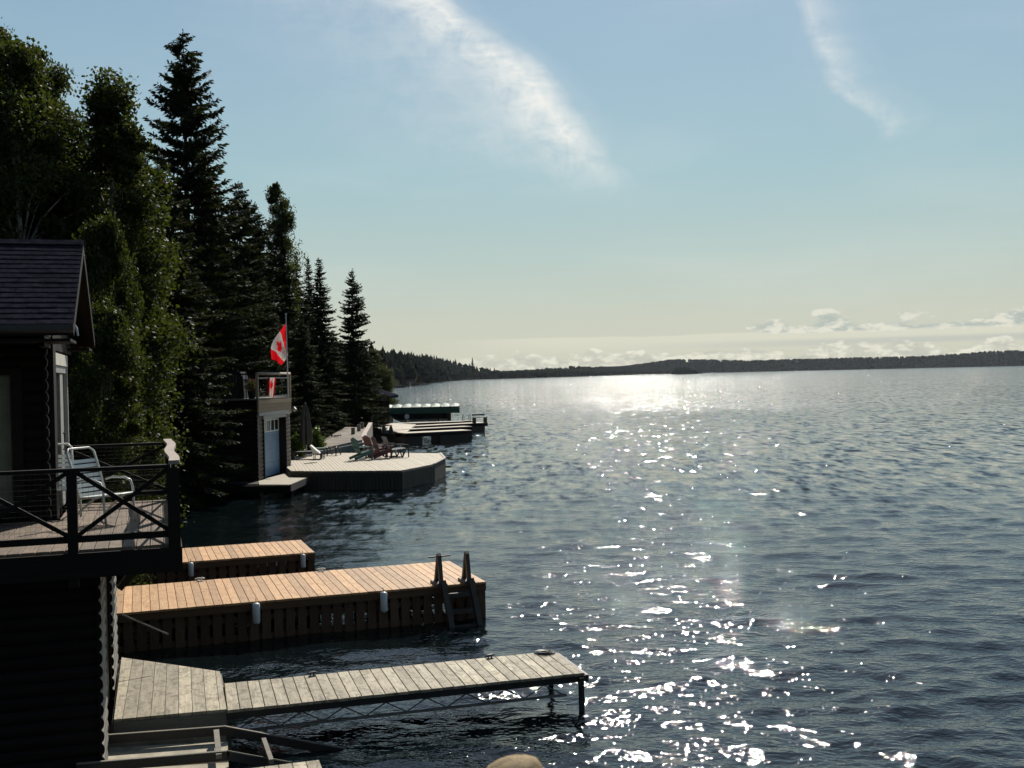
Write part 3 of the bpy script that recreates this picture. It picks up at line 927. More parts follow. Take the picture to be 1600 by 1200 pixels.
def in_dock(t, lx, ly, lz=0.0):
    c, s_ = math.cos(t.rotation_euler.z), math.sin(t.rotation_euler.z)
    return Vector((t.location.x + lx * c - ly * s_, t.location.y + lx * s_ + ly * c, t.location.z + lz))


def fender(px, py, y_depth_pt, h, label, rz):
    p = W(px, py, y_depth_pt)
    t = thing('dock_fender', label, 'fender', p, rz, 'white dock fenders')
    b = MB(); r_ = h * .175
    prof = [(0, r_ * .3), (.03 * h, r_ * .8), (.10 * h, r_), (.9 * h, r_), (.97 * h, r_ * .8), (h, r_ * .3)]
    b.tube([(0, 0, -h + q[0]) for q in prof], [q[1] for q in prof], 14)
    part('fender_body', b.mesh('fender_body', True), M['white_plastic'], t)
    part('rope', MB().tube([(0, 0, -.01), (0, .03, .05), (0, .08, .06)], .006, 5), M['black'], t)
    return t


def along(t, px, ylocal, zloc):
    """point on the plane y=ylocal of dock t seen at column px"""
    best = None
    for i in range(0, 800):
        q = in_dock(t, i * .01, ylocal, zloc)
        d = q - Vector((0, 0, CZ)); k = d.dot(cf); x = 800 + FPX * d.dot(cr) / k
        if best is None or abs(x - px) < best[0]: best = (abs(x - px), q)
    return best[1]


def fender_on(t, px, h, label):
    q = along(t, px, -.085, -.01)
    f = fender(px, 0, 1, h, label, t.rotation_euler.z); f.location = q


fender_on(dock1, 400, .36, 'white fender hanging left on the long brown dock')
fender_on(dock1, 599, .36, 'white fender hanging just left of the ladder')
fender_on(dock2, 298, .30, 'white fender at the left of the rear brown dock')
fender_on(dock2, 473, .30, 'white fender at the tip of the rear brown dock')


def cleat(p, rz, label, m='white_plastic', s=1.0, nm='cleat'):
    t = thing(nm, label, nm, p, rz)
    b = MB(); b.box(-.05 * s, .05 * s, -.025 * s, .025 * s, 0, .012 * s); b.tube([(-.03 * s, 0, .01 * s), (-.03 * s, 0, .05 * s)], .012 * s, 8); b.tube([(.03 * s, 0, .01 * s), (.03 * s, 0, .05 * s)], .012 * s, 8)
    b.tube([(-.09 * s, 0, .045 * s), (-.05 * s, 0, .057 * s), (.05 * s, 0, .057 * s), (.09 * s, 0, .045 * s)], [.009 * s, .015 * s, .015 * s, .009 * s], 8)
    part('body', b, M[m], t)


for px, lab in ((312, 'small white cleat on the back edge of the long brown dock, left one'), (502, 'small white cleat on the back edge of the long brown dock, right one')):
    q = along(dock1, px, 2.36, .0); cleat(q, RZ1, lab)


def dock_ladder():
    # moulded plastic ladder leaning off the dock edge, two tall handles
    q = along(dock1, 712, -.02, 0)
    t = thing('dock_ladder', 'dark moulded ladder with two tall handles at the tip of the long brown dock', 'ladder', q, RZ1)
    hw = .26
    for s_ in (-1, 1):
        x = s_ * hw * 1.0 + (-.02)
        h = MB()
        h.extrude([(.26, -.0), (.34, .0), (.12, .53), (.07, .57), (.02, .53), (-.10, .02), (-.02, .0), (.055, .42), (.075, .42)], 'x', x - .035, x + .035)
        part('handle', h, M['ladder'], t)
        part('foot', MB().box(x - .10, x + .10, -.12, .34, .002, .05, .01), M['ladder'], t)
    sl = Vector((.13, -.32, -1.15))
    for s_ in (-1, 1):
        a = Vector((s_ * hw, -.09, .10)); part('stile', MB().bar(a, a + sl, .095, .10, (0, 1, .2)), M['ladder'], t)
    for k in range(4):
        c = Vector((0, -.10, -.14)) + sl * (.02 + k * .245)
        b = MB(); b.bar(c + Vector((-hw + .03, 0, 0)), c + Vector((hw - .03, 0, 0)), .14, .075)
        for s_ in (-1, 1):   # rounded gussets
            for sg in (-1, 1):
                b.extrude([(s_ * (hw - .04) + c.x, c.z + sg * .03), (s_ * (hw - .12) + c.x, c.z + sg * .035), (s_ * (hw - .055) + c.x, c.z + sg * .085)], 'y', c.y - .03, c.y + .03)
        part('rung', b, M['ladder'], t)
    part('grab_bar', MB().tube([(-hw - .2, .12, .50), (-hw + .22, .16, .50)], .014, 8), M['ladder'], t)


dock_ladder()

# grey platform and aluminium-framed dock
pl = [P(190, 1027, .5), P(343.6, 1049, .5), P(354, 1108, .5), P(178, 1124, .5)]
plat = thing('platform', 'weathered grey board platform beside the dark boathouse wall', 'platform', (pl[3].x, pl[3].y, .5), math.radians(17))
poly = [tuple(local(plat, p)[:2]) for p in pl]
xs = [p[0] for p in poly]; bw = .157; x = min(xs)
ymax = max(p[1] for p in poly)
while x < max(xs):
    c = clip(clip(poly, 1, 0, x + bw - .006), 1, 0, x, False)
    if len(c) > 2:
        me = MB().prism([(p[0] - x, p[1]) for p in c], -.038, 0).mesh('deck_board')
        part('deck_board', me, M['grey_y'], plat, (x, 0, random.uniform(-.002, .002)))
    x += bw
for i in range(4):
    a, b = poly[i], poly[(i + 1) % 4]
    part('edge_beam', MB().bar((a[0], a[1], -.12), (b[0], b[1], -.12), .045, .16), M['grey_x'], plat)
lg = MB()
for p in poly: lg.box(p[0] * .95 - .06 + .05, p[0] * .95 + .11, p[1] * .93 - .0, p[1] * .93 + .12, -1.1, -.205)
part('pile', lg, M['grey_x'], plat)

AA = P(355, 1109, .5); RZA = math.radians(16.6)
al = thing('dock', 'narrow weathered grey dock on an aluminium truss frame', 'dock', (AA.x, AA.y, .5), RZA)
L_, W_ = 4.52, 1.15
nb = 31; pt = L_ / nb
me = MB().box(.004, pt - .004, -.03, W_ + .03, -.034, 0, .004).mesh('deck_board')
for i in range(nb):
    part('deck_board', me, M['grey_y'], al, (i * pt, random.uniform(-.006, .006), random.uniform(-.002, .002)))
for y in (0, W_):
    b = MB(); b.box(0, L_ + .02, y - .02, y + .02, -.115, -.036)
    part('side_beam', b, M['steel_dark'], al)
    part('bottom_chord', MB().box(.05, L_ - .25, y - .015, y + .015, -.285, -.255), M['alu'], al)
    n = 16; br = MB()
    for i in range(n):
        x0 = .1 + i * (L_ - .4) / n; x1 = .1 + (i + 1) * (L_ - .4) / n
        br.tube([(x0, y, -.115 if i % 2 else -.258), (x1, y, -.258 if i % 2 else -.115)], .009, 5)
    part('truss_braces', br, M['alu'], al)
part('end_beam', MB().box(L_ + .022, L_ + .055, -.02, W_ + .02, -.13, -.03), M['steel_dark'], al)
for lx in (L_ - .06,):
    for y in (-.055, W_ + .055):
        part('leg', MB().box(lx - .03, lx + .03, y - .03, y + .03, -1.3, -.05 if lx > L_ * .9 else -.12), M['steel_dark'], al)
for x in np.linspace(.4, L_ - .4, 6):
    part('cross_member', MB().box(x - .02, x + .02, .022, W_ - .022, -.11, -.07), M['steel_dark'], al)
for px, lab in ((488, 'dark cleat on the far edge of the narrow grey dock near the platform'), (765, 'dark cleat near the tip of the narrow grey dock')):
    q = along(al, px, W_ - .04, 0); cleat(q, RZA + .3, lab, 'steel_dark', .85)
q = along(al, 850, W_ - .04, 0)
single('mooring_line', MB().tube([(math.cos(a * .7) * (.05 + .004 * a), math.sin(a * .7) * (.05 + .004 * a), .012 + .002 * (a % 5)) for a in range(28)], .009, 5), M['steel_dark'], 'small coil of dark line at the tip of the narrow grey dock', 'rope', q)

# ------------------------------------------------------------------ slipway under the platform
def quad_slab(name, pts, th, m, parent, **k):
    b = MB(); vs = [tuple(p) for p in pts] + [(p[0], p[1], p[2] - th) for p in pts]
    b.add(vs, [(0, 1, 2, 3), (7, 6, 5, 4), (0, 4, 5, 1), (1, 5, 6, 2), (2, 6, 7, 3), (3, 7, 4, 0)])
    return part(name, b, m, parent, **k)


slip = thing('slipway', 'concrete boat slip with two dark rails running into the water', 'slipway', (-4.3, 11.6, 0), 0)
def sl_(p): return (p.x + 4.3, p.y - 11.6, p.z)
quad_slab('slab', [sl_(P(120, 1156, .30)), sl_(P(352, 1140, .30)), sl_(P(353, 1124, .30)), sl_(P(120, 1134, .30))], .35, M['concrete'], slip)
quad_slab('slab', [sl_(P(120, 1199, .22)), sl_(P(356, 1180, .22)), sl_(P(356, 1158, .22)), sl_(P(120, 1171, .22))], .35, M['concrete'], slip)
quad_slab('slab', [sl_(P(120, 1248, .22)), sl_(P(357, 1226, .22)), sl_(P(357, 1191, .22)), sl_(P(120, 1207, .22))], .35, M['concrete'], slip)
for a, b, c in (((120, 1159), (350, 1142), (494, 1168)), ((120, 1201), (355, 1181), (440, 1196))):
    pa, pb, pc = P(*a, .34), P(*b, .34), P(*c, .02)
    part('rail', MB().bar(sl_(pa), sl_(pb), .05, .09), M['steel_dark'], slip)
    pc = pb + (pc - pb) * 1.35
    part('rail', MB().bar(sl_(pb), sl_(pc), .05, .09), M['steel_dark'], slip)
    b_ = MB(); b_.bar((pa.x + 4.3, pa.y - 11.6, .392), (pb.x + 4.3, pb.y - 11.6, .392), .035, .012)
    d_ = (pc - pb); b_.bar((pb.x + 4.3, pb.y - 11.6, pb.z + .055), (pc.x + 4.3, pc.y - 11.6, pc.z + .055), .035, .012)
    part('rail_cap', b_, M['grey_x'], slip)
part('cross_tie', MB().bar(sl_(P(338, 1143, .36)), sl_(P(342, 1182, .36)), .06, .05), M['grey_x'], slip)
part('cross_tie', MB().bar(sl_(P(412, 1156, .24)), sl_(P(424, 1190, .22)), .05, .05), M['grey_x'], slip)
# near plank dock end, only its tip is in view
p0, p1 = P(499, 1187, .3), P(401, 1199, .3)
nd = thing('dock', 'tip of a low grey plank walkway at the bottom edge left of the sun glitter', 'dock', (p1.x, p1.y, .3), math.atan2(p0.y - p1.y, p0.x - p1.x))
Ln = (p0 - p1).length
me = MB().box(-.004, .136, -1.3, 0, -.035, 0, .004).mesh('deck_board')
for i in range(10):
    part('deck_board', me, M['grey_y'], nd, (Ln - .14 - i * .145, 0, 0))
part('edge_beam', MB().box(-.9, Ln, -.05, -.005, -.17, -.04), M['grey_x'], nd)
part('edge_beam', MB().box(-.9, Ln, -1.29, -1.24, -.17, -.04), M['grey_x'], nd)
part('pile', MB().box(Ln - .16, Ln - .06, -.2, -.1, -1, -.04), M['grey_x'], nd)

# the tan post right under the camera
pp = W(800, 1188, 2.2)
b = MB(); n = 14
rings = [(-4.6, .062), (-.10, .062), (-.025, .060), (-.010, .052), (-.003, .040), (0, .004)]
vs = []; fs = []
for z_, r_ in rings:
    for k in range(n):
        a = 2 * math.pi * k / n; vs.append((r_ * math.cos(a) * 1.05, r_ * math.sin(a), z_ + .16 * r_ * math.cos(a)))
for i in range(len(rings) - 1):
    for k in range(n): fs.append((i * n + k, i * n + (k + 1) % n, (i + 1) * n + (k + 1) % n, (i + 1) * n + k))
fs.append(tuple(range((len(rings) - 1) * n, len(rings) * n)))
b.add(vs, fs)
single('mooring_post', b.mesh('mooring_post', True), M['tan_post'], 'rounded tan post top poking up at the bottom edge of the picture', 'post', pp)

# ------------------------------------------------------------------ dark log boathouse with balcony (left)
B = thing('log_boathouse', 'dark two-storey log boathouse with a balcony and shingled roof at the left edge', 'boathouse', (-4.42, 11.6, 0), math.radians(18))


def log_profile(h=.14, d=.035, n=6):
    """half-round log siding, outward = +u"""
    return [(-.02, 0)] + [(d * math.sin(math.pi * (i + .5) / (n)) ** .8 if 0 < i < n - 1 else .004, h * (i + .0) / (n - 1)) for i in range(n)] + [(-.02, h)]


LP = log_profile()


def log_wall(parent, axis, a, b, at, z0, z1, out, m, h=.14, gaps=()):
    """logs stacked from z0 to z1. axis 'x': wall in plane y=at running a..b ; out = outward sign"""
    n = int(round((z1 - z0) / h)); hh = (z1 - z0) / n
    prof = [(u * out, v * hh / .14) for u, v in LP]
    cache = {}
    for i in range(n):
        zc = z0 + (i + .5) * hh
        segs = [(a, b)]
        for (ga, gb, gz0, gz1) in gaps:
            if gz0 < zc < gz1:
                ns = []
                for s0, s1 in segs:
                    if ga > s0: ns.append((s0, min(ga, s1)))
                    if gb < s1: ns.append((max(gb, s0), s1))
                segs = [s for s in ns if s[1] - s[0] > .03]
        for s0, s1 in segs:
            key = (round(s0, 3), round(s1, 3))
            if key not in cache:
                cache[key] = MB().extrude(prof, axis, s0, s1).mesh('log')
                if axis == 'y':
                    cache[key].materials.append(m); cache[key].materials.append(M['log_dark'])
                    for p_ in cache[key].polygons:
                        if len(p_.vertices) > 4: p_.material_index = 1  # log ends take the shaded copy, their shade painted in
            loc = (0, at, z0 + i * hh) if axis == 'x' else (at, 0, z0 + i * hh)
            part('log', cache[key], m, parent, loc)


# lower storey
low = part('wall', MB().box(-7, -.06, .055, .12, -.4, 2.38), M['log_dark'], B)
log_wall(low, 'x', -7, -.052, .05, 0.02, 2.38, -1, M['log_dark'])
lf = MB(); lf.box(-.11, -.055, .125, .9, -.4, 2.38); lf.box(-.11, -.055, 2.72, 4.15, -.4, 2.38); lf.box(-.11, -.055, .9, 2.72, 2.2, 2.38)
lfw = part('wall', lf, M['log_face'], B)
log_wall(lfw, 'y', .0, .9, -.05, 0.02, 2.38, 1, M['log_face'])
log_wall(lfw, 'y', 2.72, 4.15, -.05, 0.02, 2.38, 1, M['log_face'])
part('wall', MB().box(-7, -.115, 3.74, 3.8, -.4, 2.38), M['log_dark'], B)
part('wall', MB().box(-7.06, -7.002, .055, 3.8, -.4, 2.38), M['log_dark'], B)
df = MB(); df.box(-.13, -.03, .902, .96, .1, 2.2); df.box(-.13, -.05, 2.66, 2.718, .1, 2.2); df.box(-.13, -.03, .962, 2.658, 2.12, 2.2)
part('door_frame', df, M['rail_dark'], B)
part('door', MB().box(-.12, -.08, .965, 2.655, .35, 2.115), M['rail_dark'], B)  # dark panel in the opening, standing in for the unlit interior

# balcony floor
FZ = 2.69
bme = MB().box(.004, .136, -.25, 2.545, -.036, 0, .003).mesh('floor_board')
bme2 = MB().box(.004, .136, -.25, 4.40, -.036, 0, .003).mesh('floor_board')
x = .635
while x > -4.6:
    part('floor_board', bme2 if x > -.66 else bme, M['deckfloor'], B, (x, 0, FZ + random.uniform(-.002, .002)))
    x -= .14
jo = MB()
for y in np.arange(.1, 4.3, .5): jo.box(-4.6 if y < 2.5 else -.7, .70, y, y + .045, 2.46, 2.652)
part('joists', jo, M['rail_dark'], B)
part('fascia', MB().box(-4.6, .775, -.315, -.275, 2.40, 2.66), M['rail_dark'], B)
part('fascia', MB().box(.78, .82, -.315, 4.40, 2.40, 2.66), M['rail_dark'], B)
part('fascia', MB().box(-.7, .775, 4.405, 4.445, 2.40, 2.66), M['rail_dark'], B)
part('bracket', MB().bar((.03, 3.7, 1.55), (.72, 3.9, 2.44), .08, .08), M['rail_dark'], B)

# railing
RT = 3.55


def lattice(name_parent, p0, p1, z0, z1):
    """wire mesh infill"""
    p0 = Vector(p0); p1 = Vector(p1); L = (p1 - p0).length; d = (p1 - p0) / L
    b = MB(); n = int(L / .05)
    for i in range(n + 1):
        q = p0 + d * (L * i / n); b.tube([(q.x, q.y, z0), (q.x, q.y, z1)], .0011, 3, False)
    n = int((z1 - z0) / .05)
    for i in range(n + 1):
        z = z0 + (z1 - z0) * i / n; b.tube([(p0.x, p0.y, z), (p1.x, p1.y, z)], .0011, 3, False)
    part('wire_mesh', b, M['steel_dark'], name_parent)


rail = part('railing', MB().bar((-4.6, -.25, RT - .03), (.70, -.25, RT - .03), .09, .038), M['rail_dark'], B)
part('top_rail', MB().bar((-.65, 4.35, RT - .03), (.70, 4.35, RT - .03), .09, .038), M['rail_dark'], rail)
part('bottom_rail', MB().bar((-4.6, -.25, 2.80), (.70, -.25, 2.80), .04, .07), M['rail_dark'], rail)
part('bottom_rail', MB().bar((.745, -.15, 2.80), (.745, 4.3, 2.80), .04, .07), M['rail_dark'], rail)
part('bottom_rail', MB().bar((-.65, 4.35, 2.80), (.70, 4.35, 2.80), .04, .07), M['rail_dark'], rail)
# side rail cap: wavy, weathered
cap = MB(); n = 14; vs = []
for i in range(n + 1):
    y = -.30 + 4.72 * i / n; wob_ = .022 * math.sin(i * .75 + .5)
    for dx, dz in ((-.055, -.02), (.055, -.02), (.055, .02), (-.055, .02)): vs.append((.745 + dx + wob_, y, RT + dz + .012))
fs = [(i * 4 + k, i * 4 + (k + 1) % 4, i * 4 + 4 + (k + 1) % 4, i * 4 + 4 + k) for i in range(n) for k in range(4)] + [(3, 2, 1, 0), tuple(n * 4 + k for k in range(4))]
cap.add(vs, fs); part('cap_rail', cap, M['cap_pink'], rail)
for x, y in ((.745, -.25), (-.26, -.25), (-1.38, -.25), (-2.5, -.25), (.745, 2.05), (.745, 4.35)):
    s_ = .05 if y > -.2 or x < .7 else .062
    part('post', MB().box(x - s_, x + s_, y - s_, y + s_, 2.30 if y < 0 and x < .7 else 2.45, RT - .05), M['rail_dark'], rail)
bays = [((-.21, -.25), (.69, -.25)), ((-1.33, -.25), (-.31, -.25)), ((-2.45, -.25), (-1.43, -.25)), ((.745, -.18), (.745, 2.0)), ((.745, 2.1), (.745, 4.3)), ((-.65, 4.35), (.70, 4.35))]
for (ax, ay), (bx, by) in bays:
    o_ = .02
    br = MB().bar((ax, ay - o_, 2.84), (bx, by - o_, RT - .06), .022, .045)
    part('brace', br, M['rail_dark'], rail)
    br = MB().bar((ax, ay + .004, RT - .06), (bx, by + .004, 2.84), .022, .045)
    part('brace', br, M['rail_dark'], rail)
    lattice(rail, (ax, ay + .035, 0), (bx, by + .035, 0), 2.84, RT - .06)

# upper cabin
UX, UY0, UY1 = -.70, 2.55, 5.37
wallc = MB(); wallc.box(-6.5, UX - .06, UY0 + .055, UY0 + .12, FZ - .04, 5.10)
up = part('wall', wallc, M['log_dark'], B)
log_wall(up, 'x', -6.5, UX - .052, UY0 + .05, FZ, 5.07, -1, M['log_dark'], .145, gaps=[(-3.9, -1.14, 2.9, 4.55)])
wf = MB(); wf.box(UX - .11, UX - .055, UY0 + .125, UY0 + .50, FZ - .04, 5.05); wf.box(UX - .11, UX - .055, 5.15, UY1, FZ - .04, 5.05); wf.box(UX - .11, UX - .055, UY0 + .5, 5.15, 4.85, 5.05)
upf = part('wall', wf, M['log_face'], B)
part('corner_trim', MB().box(UX - .05, UX + .045, UY0 + .125, UY0 + .495, FZ, 5.05), M['rail_dark'], B)
log_wall(upf, 'y', UY0 - .0, UY0 + .12, UX - .05, FZ, 5.07, 1, M['log_face'], .145)
part('wall', MB().box(-6.5, UX - .115, UY1 - .06, UY1, FZ - 2.0, 5.0), M['log_dark'], B)
part('wall', MB().box(-6.56, -6.502, UY0 + .055, UY1, FZ - .04, 5.0), M['log_dark'], B)
pd = part('patio_door', MB().box(UX - .06, UX + .035, UY0 + .50, 5.15, 4.68, 4.84), M['trim_cream'], B)
for (y0, y1, zt) in ((3.07, 3.13, 4.675), (5.07, 5.13, 4.675)):
    part('jamb', MB().box(UX - .06, UX + .03, y0, y1, FZ, zt), M['trim_cream'], pd)
part('jamb', MB().box(UX - .06, UX + .015, 3.135, 5.065, 4.58, 4.672), M['trim_grey'], pd)
part('door_stile', MB().box(UX - .05, UX - .01, 3.14, 3.56, FZ + .01, 4.57), M['trim_grey'], pd)
part('pane', MB().box(UX - .045, UX - .02, 3.563, 4.15, FZ + .01, 4.57), M['glass_dark'], pd)
part('door_stile', MB().box(UX - .04, UX + .0, 4.155, 4.62, FZ + .01, 4.57), M['trim_grey'], pd)
part('pane', MB().box(UX - .045, UX - .02, 4.623, 5.062, FZ + .01, 4.57), M['glass_dark'], pd)
part('handle', MB().tube([(UX + .03, 4.05, 3.5), (UX + .05, 4.05, 3.52), (UX + .05, 4.05, 3.72), (UX + .03, 4.05, 3.74)], .01, 6), M['black'], pd)
wn = part('window', MB().box(-3.9, -1.14, UY0 + .04, UY0 + .054, 2.9, 4.55), M['curtain'], B, label='window with a pale sage curtain facing the camera')
fr = MB(); fr.box(-1.14, -1.02, UY0 - .03, UY0 + .03, 2.82, 4.63); fr.box(-3.98, -3.9, UY0 - .03, UY0 + .03, 2.82, 4.63); fr.box(-3.9, -1.14, UY0 - .03, UY0 + .03, 4.55, 4.63); fr.box(-3.9, -1.14, UY0 - .03, UY0 + .03, 2.82, 2.9)
part('frame', fr, M['rail_dark'], wn)
cur = MB(); n = 60; vs = []
for i in range(n + 1):
    x = -3.88 + 2.72 * i / n; yy = UY0 + .02 + .012 * math.sin(i * 1.1) + .006 * math.sin(i * 2.7)
    vs += [(x, yy, 2.92), (x, yy, 4.53)]
cur.add(vs, [(2 * i, 2 * i + 2, 2 * i + 3, 2 * i + 1) for i in range(n)])
part('curtain', cur, M['curtain'], wn)

# roof: ridge along x
RY0, RYR, RY1 = 1.60, 3.90, 6.20
Z0, ZR = 5.13, 6.38
RX = -.36
for side in (0, 1):
    ye = RY0 if side == 0 else RY1
    sgn = 1 if side == 0 else -1
    L = math.hypot(RYR - RY0, ZR - Z0); ang_ = math.atan2(ZR - Z0, RYR - RY0)
    rf = part('roof_slope', MB().add([(-7, ye, Z0 - .03), (RX, ye, Z0 - .03), (RX, RYR, ZR - .03), (-7, RYR, ZR - .03), (-7, ye, Z0 - .13), (RX, ye, Z0 - .13), (RX, RYR, ZR - .13), (-7, RYR, ZR - .13)],
                                     [(0, 1, 2, 3), (4, 7, 6, 5), (0, 4, 5, 1), (1, 5, 6, 2), (2, 6, 7, 3), (3, 7, 4, 0)]), M['rail_dark'], B)
    nc_ = 17; e = L / nc_
    for i in range(nc_):
        y = ye + sgn * math.cos(ang_) * e * i; z = Z0 + math.sin(ang_) * e * i
        cb = MB()
        # each course is a run of tabs with small offsets
        if side == 0:
            xx = -7.0 - (i % 2) * .15
            while xx < RX + .02:
                x1 = min(xx + .33, RX + .03); x0 = max(xx + .004, -7)
                lift = random.uniform(.0, .006)
                if x1 - x0 > .02:
                    a_ = (x0, 0, -.022); yb = math.cos(ang_) * (e + .02) ; zb = math.sin(ang_) * (e + .02)
                    dy0 = random.uniform(-.006, .004)
                    cb.add([(x0, dy0, 0 + .006 + lift), (x1, dy0, .006 + lift), (x1, yb, zb - .004), (x0, yb, zb - .004), (x0, dy0, -.012), (x1, dy0, -.012), (x1, yb, zb - .02), (x0, yb, zb - .02)],
                           [(0, 1, 2, 3), (4, 7, 6, 5), (0, 4, 5, 1), (1, 5, 6, 2), (2, 6, 7, 3), (3, 7, 4, 0)])
                xx += .33
        else:
            yb = -math.cos(ang_) * (e + .02); zb = math.sin(ang_) * (e + .02)
            cb.add([(-7, 0, .008), (RX + .03, 0, .008), (RX + .03, yb, zb - .004), (-7, yb, zb - .004), (-7, 0, -.012), (RX + .03, 0, -.012), (RX + .03, yb, zb - .02), (-7, yb, zb - .02)],
                   [(0, 1, 2, 3), (4, 7, 6, 5), (0, 4, 5, 1), (1, 5, 6, 2), (2, 6, 7, 3), (3, 7, 4, 0)])
        part('shingle_course', cb, M['shingle'], rf, (0, y, z + .004))
    # rake board
    part('rake_board', MB().bar((RX + .016, ye, Z0 - .08), (RX + .016, RYR, ZR - .08), .028, .14), M['rail_dark'], B)
part('ridge_cap', MB().extrude([(RYR - .12, ZR - .03), (RYR, ZR + .045), (RYR + .12, ZR - .03), (RYR, ZR + .02)], 'x', -7, RX + .04), M['shingle'], B)
# gable boards under the overhang
gb_n = 10
for i in range(gb_n):
    z0_ = Z0 - .25 + i * .14; z1_ = z0_ + .135
    if z1_ > ZR - .2: break
    t_ = max(0, (z0_ + .1 - (Z0 - .13))) / (ZR - Z0)
    y0 = RY0 + .25 + (RYR - RY0) * t_; y1 = RY1 - .15 - (RY1 - RYR) * t_
    part('gable_board', MB().box(UX - .05, UX + .02 + .006 * (i % 2), y0, y1, z0_, z1_), M['log_dark'], B)
part('soffit', MB().box(-7, RX - .01, RY0 + .03, UY0 + .05, Z0 - .20, Z0 - .165), M['rail_dark'], B)
part('soffit', MB().box(-7, RX - .01, UY1, RY1 - .03, Z0 - .20, Z0 - .165), M['rail_dark'], B)
gp = [(-.055, 0), (-.06, -.07), (-.02, -.10), (.0, -.10), (.0, 0), (-.008, 0), (-.008, -.09), (-.045, -.062), (-.045, 0)]
part('gutter', MB().extrude([(RY0 + u, Z0 + .0 + v) for u, v in gp], 'x', -7, RX + .03), plain('grey_gutter', (.04, .04, .04), .5), B)
part('gutter_end', MB().tube([(RX + .05, RY0 - .03, Z0 - .01), (RX + .065, RY0 - .02, Z0 - .05), (RX + .08, RY0 - .02, Z0 - .14)], [.008, .016, .010], 8), M['white_plastic'], B)

# light rod leaning from the boathouse corner to the water
a, b_ = W(190, 960, 14.9), W(263, 991, 15.0)
single('metal_rod', MB().tube([(0, 0, 0), b_ - a], .011, 6), M['alu'], 'thin pale rod slanting down from the boathouse corner over the water', 'rod', a)


# ------------------------------------------------------------------ balcony chairs
def patio_chair(loc, rz, label):
    """facing +x"""
    t = thing('patio_chair', label, 'chair', loc, rz, 'white strap patio chairs on the balcony'); t.scale = (.93, .93, .86)
    hw = .26; R_ = .016
    for s_ in (-1, 1):
        y = s_ * hw
        # arm + legs as one bent tube (front leg up, arm back, down to back)
        part('side_frame', MB().tube([(.30, y, 0), (.27, y, .25), (.26, y, .50), (.22, y, .60), (.12, y, .635), (-.10, y, .635), (-.22, y, .60)], R_, 8).mesh('side_frame', True), M['frame_white'], t)
        part('leg', MB().tube([(-.34, y, 0), (-.12, y, .22), (.10, y, .38), (.26, y, .42)], R_, 8).mesh('leg', True), M['frame_white'], t)
    bk = [(-.18, -hw + .03, .36), (-.30, -hw + .03, .75), (-.40, -hw + .03, 1.02), (-.425, -hw + .08, 1.07), (-.43, hw - .08, 1.07), (-.40, hw - .03, 1.02), (-.30, hw - .03, .75), (-.18, hw - .03, .36)]
    part('back_frame', MB().tube(bk, R_, 8).mesh('back_frame', True), M['frame_white'], t)
    part('seat_frame', MB().tube([(-.18, -hw + .03, .37), (.28, -hw + .03, .42), (.30, -hw + .06, .42), (.30, hw - .06, .42), (.28, hw - .03, .42), (-.18, hw - .03, .37)], R_, 8).mesh('seat_frame', True), M['frame_white'], t)
    for i in range(8):
        f = .05 + i * .105; x = -.18 - .22 * f * 1.0; z = .38 + .64 * f
        part('back_strap', MB().bar((x - .012, -hw + .02, z), (x - .012, hw - .02, z), .006, .050, (-.3, 0, 1)), M['strap'], t)
    for i in range(7):
        x = -.14 + i * .064; z = .392 + .055 * (x + .14)
        part('seat_strap', MB().bar((x, -hw + .02, z), (x, hw - .02, z), .050, .006), M['strap'], t)
    return t


patio_chair(P(163, 817, FZ + .002), math.radians(-25), 'white strap patio chair on the balcony, the fully visible one right of the railing post')
patio_chair(P(92, 806, FZ + .002), math.radians(-62), 'white strap patio chair half hidden behind the other, next to the log corner')

# ------------------------------------------------------------------ neighbouring boathouse
N_ = thing('boathouse', 'neighbouring boathouse with a blue garage door and a railed roof deck', 'boathouse', (-10.0, 42.7, .5), math.radians(-6.9))
NW, NL, NH = -8.5, 3.95, 3.12
nw = part('wall', MB().box(NW, -.06, .055, .15, -.9, NH), M['log_dark'], N_)
log_wall(nw, 'x', NW, -.052, .05, 0, NH, -1, M['log_dark'], .17)
fw = MB(); fw.box(-.16, -.055, .155, .62, -.9, NH); fw.box(-.16, -.055, 3.25, NL, -.9, NH); fw.box(-.16, -.055, .62, 3.25, 2.45, NH)
nf = part('wall', fw, M['log_brown'], N_)
log_wall(nf, 'y', .0, .56, -.05, 0, 2.52, 1, M['log_brown'], .17)
log_wall(nf, 'y', 3.30, NL, -.05, 0, 2.52, 1, M['log_brown'], .17)
part('wall', MB().box(NW, -.165, NL - .1, NL, -.9, NH), M['log_dark'], N_)
part('wall', MB().box(NW - .1, NW - .002, .055, NL, -.9, NH), M['log_dark'], N_)
part('lintel', MB().box(-.02, .05, 0, NL, 2.525, 2.66), M['trim_grey'], N_)
part('lintel', MB().box(-.25, .03, .56, 3.30, 2.38, 2.52), M['trim_grey'], N_)
for y0, y1 in ((.56, .62), (3.24, 3.30)):
    part('jamb', MB().box(-.42, .03, y0, y1, 0, 2.378), M['rail_dark'], N_)
for i in range(3):
    part('fascia_board', MB().box(-.02, .035 + .008 * i, -.02, NL + .02, 2.665 + i * .165, 2.665 + i * .165 + .16), M['fascia_tan'], N_)
gd = part('garage_door', MB().box(-.34, -.30, .63, 3.23, 0, 2.37), M['blue_door'], N_)
for i in range(3):
    part('door_panel', MB().box(-.30, -.275, .63, 3.23, .01 + i * .55, .55 + i * .55, ), M['blue_door'], gd)
part('door_panel', MB().box(-.30, -.275, .63, 3.23, 1.66, 1.80), M['blue_door'], gd)
tp = MB(); tp.box(-.30, -.27, .63, 3.23, 1.81, 1.86); tp.box(-.30, -.27, .63, 3.23, 2.27, 2.35)
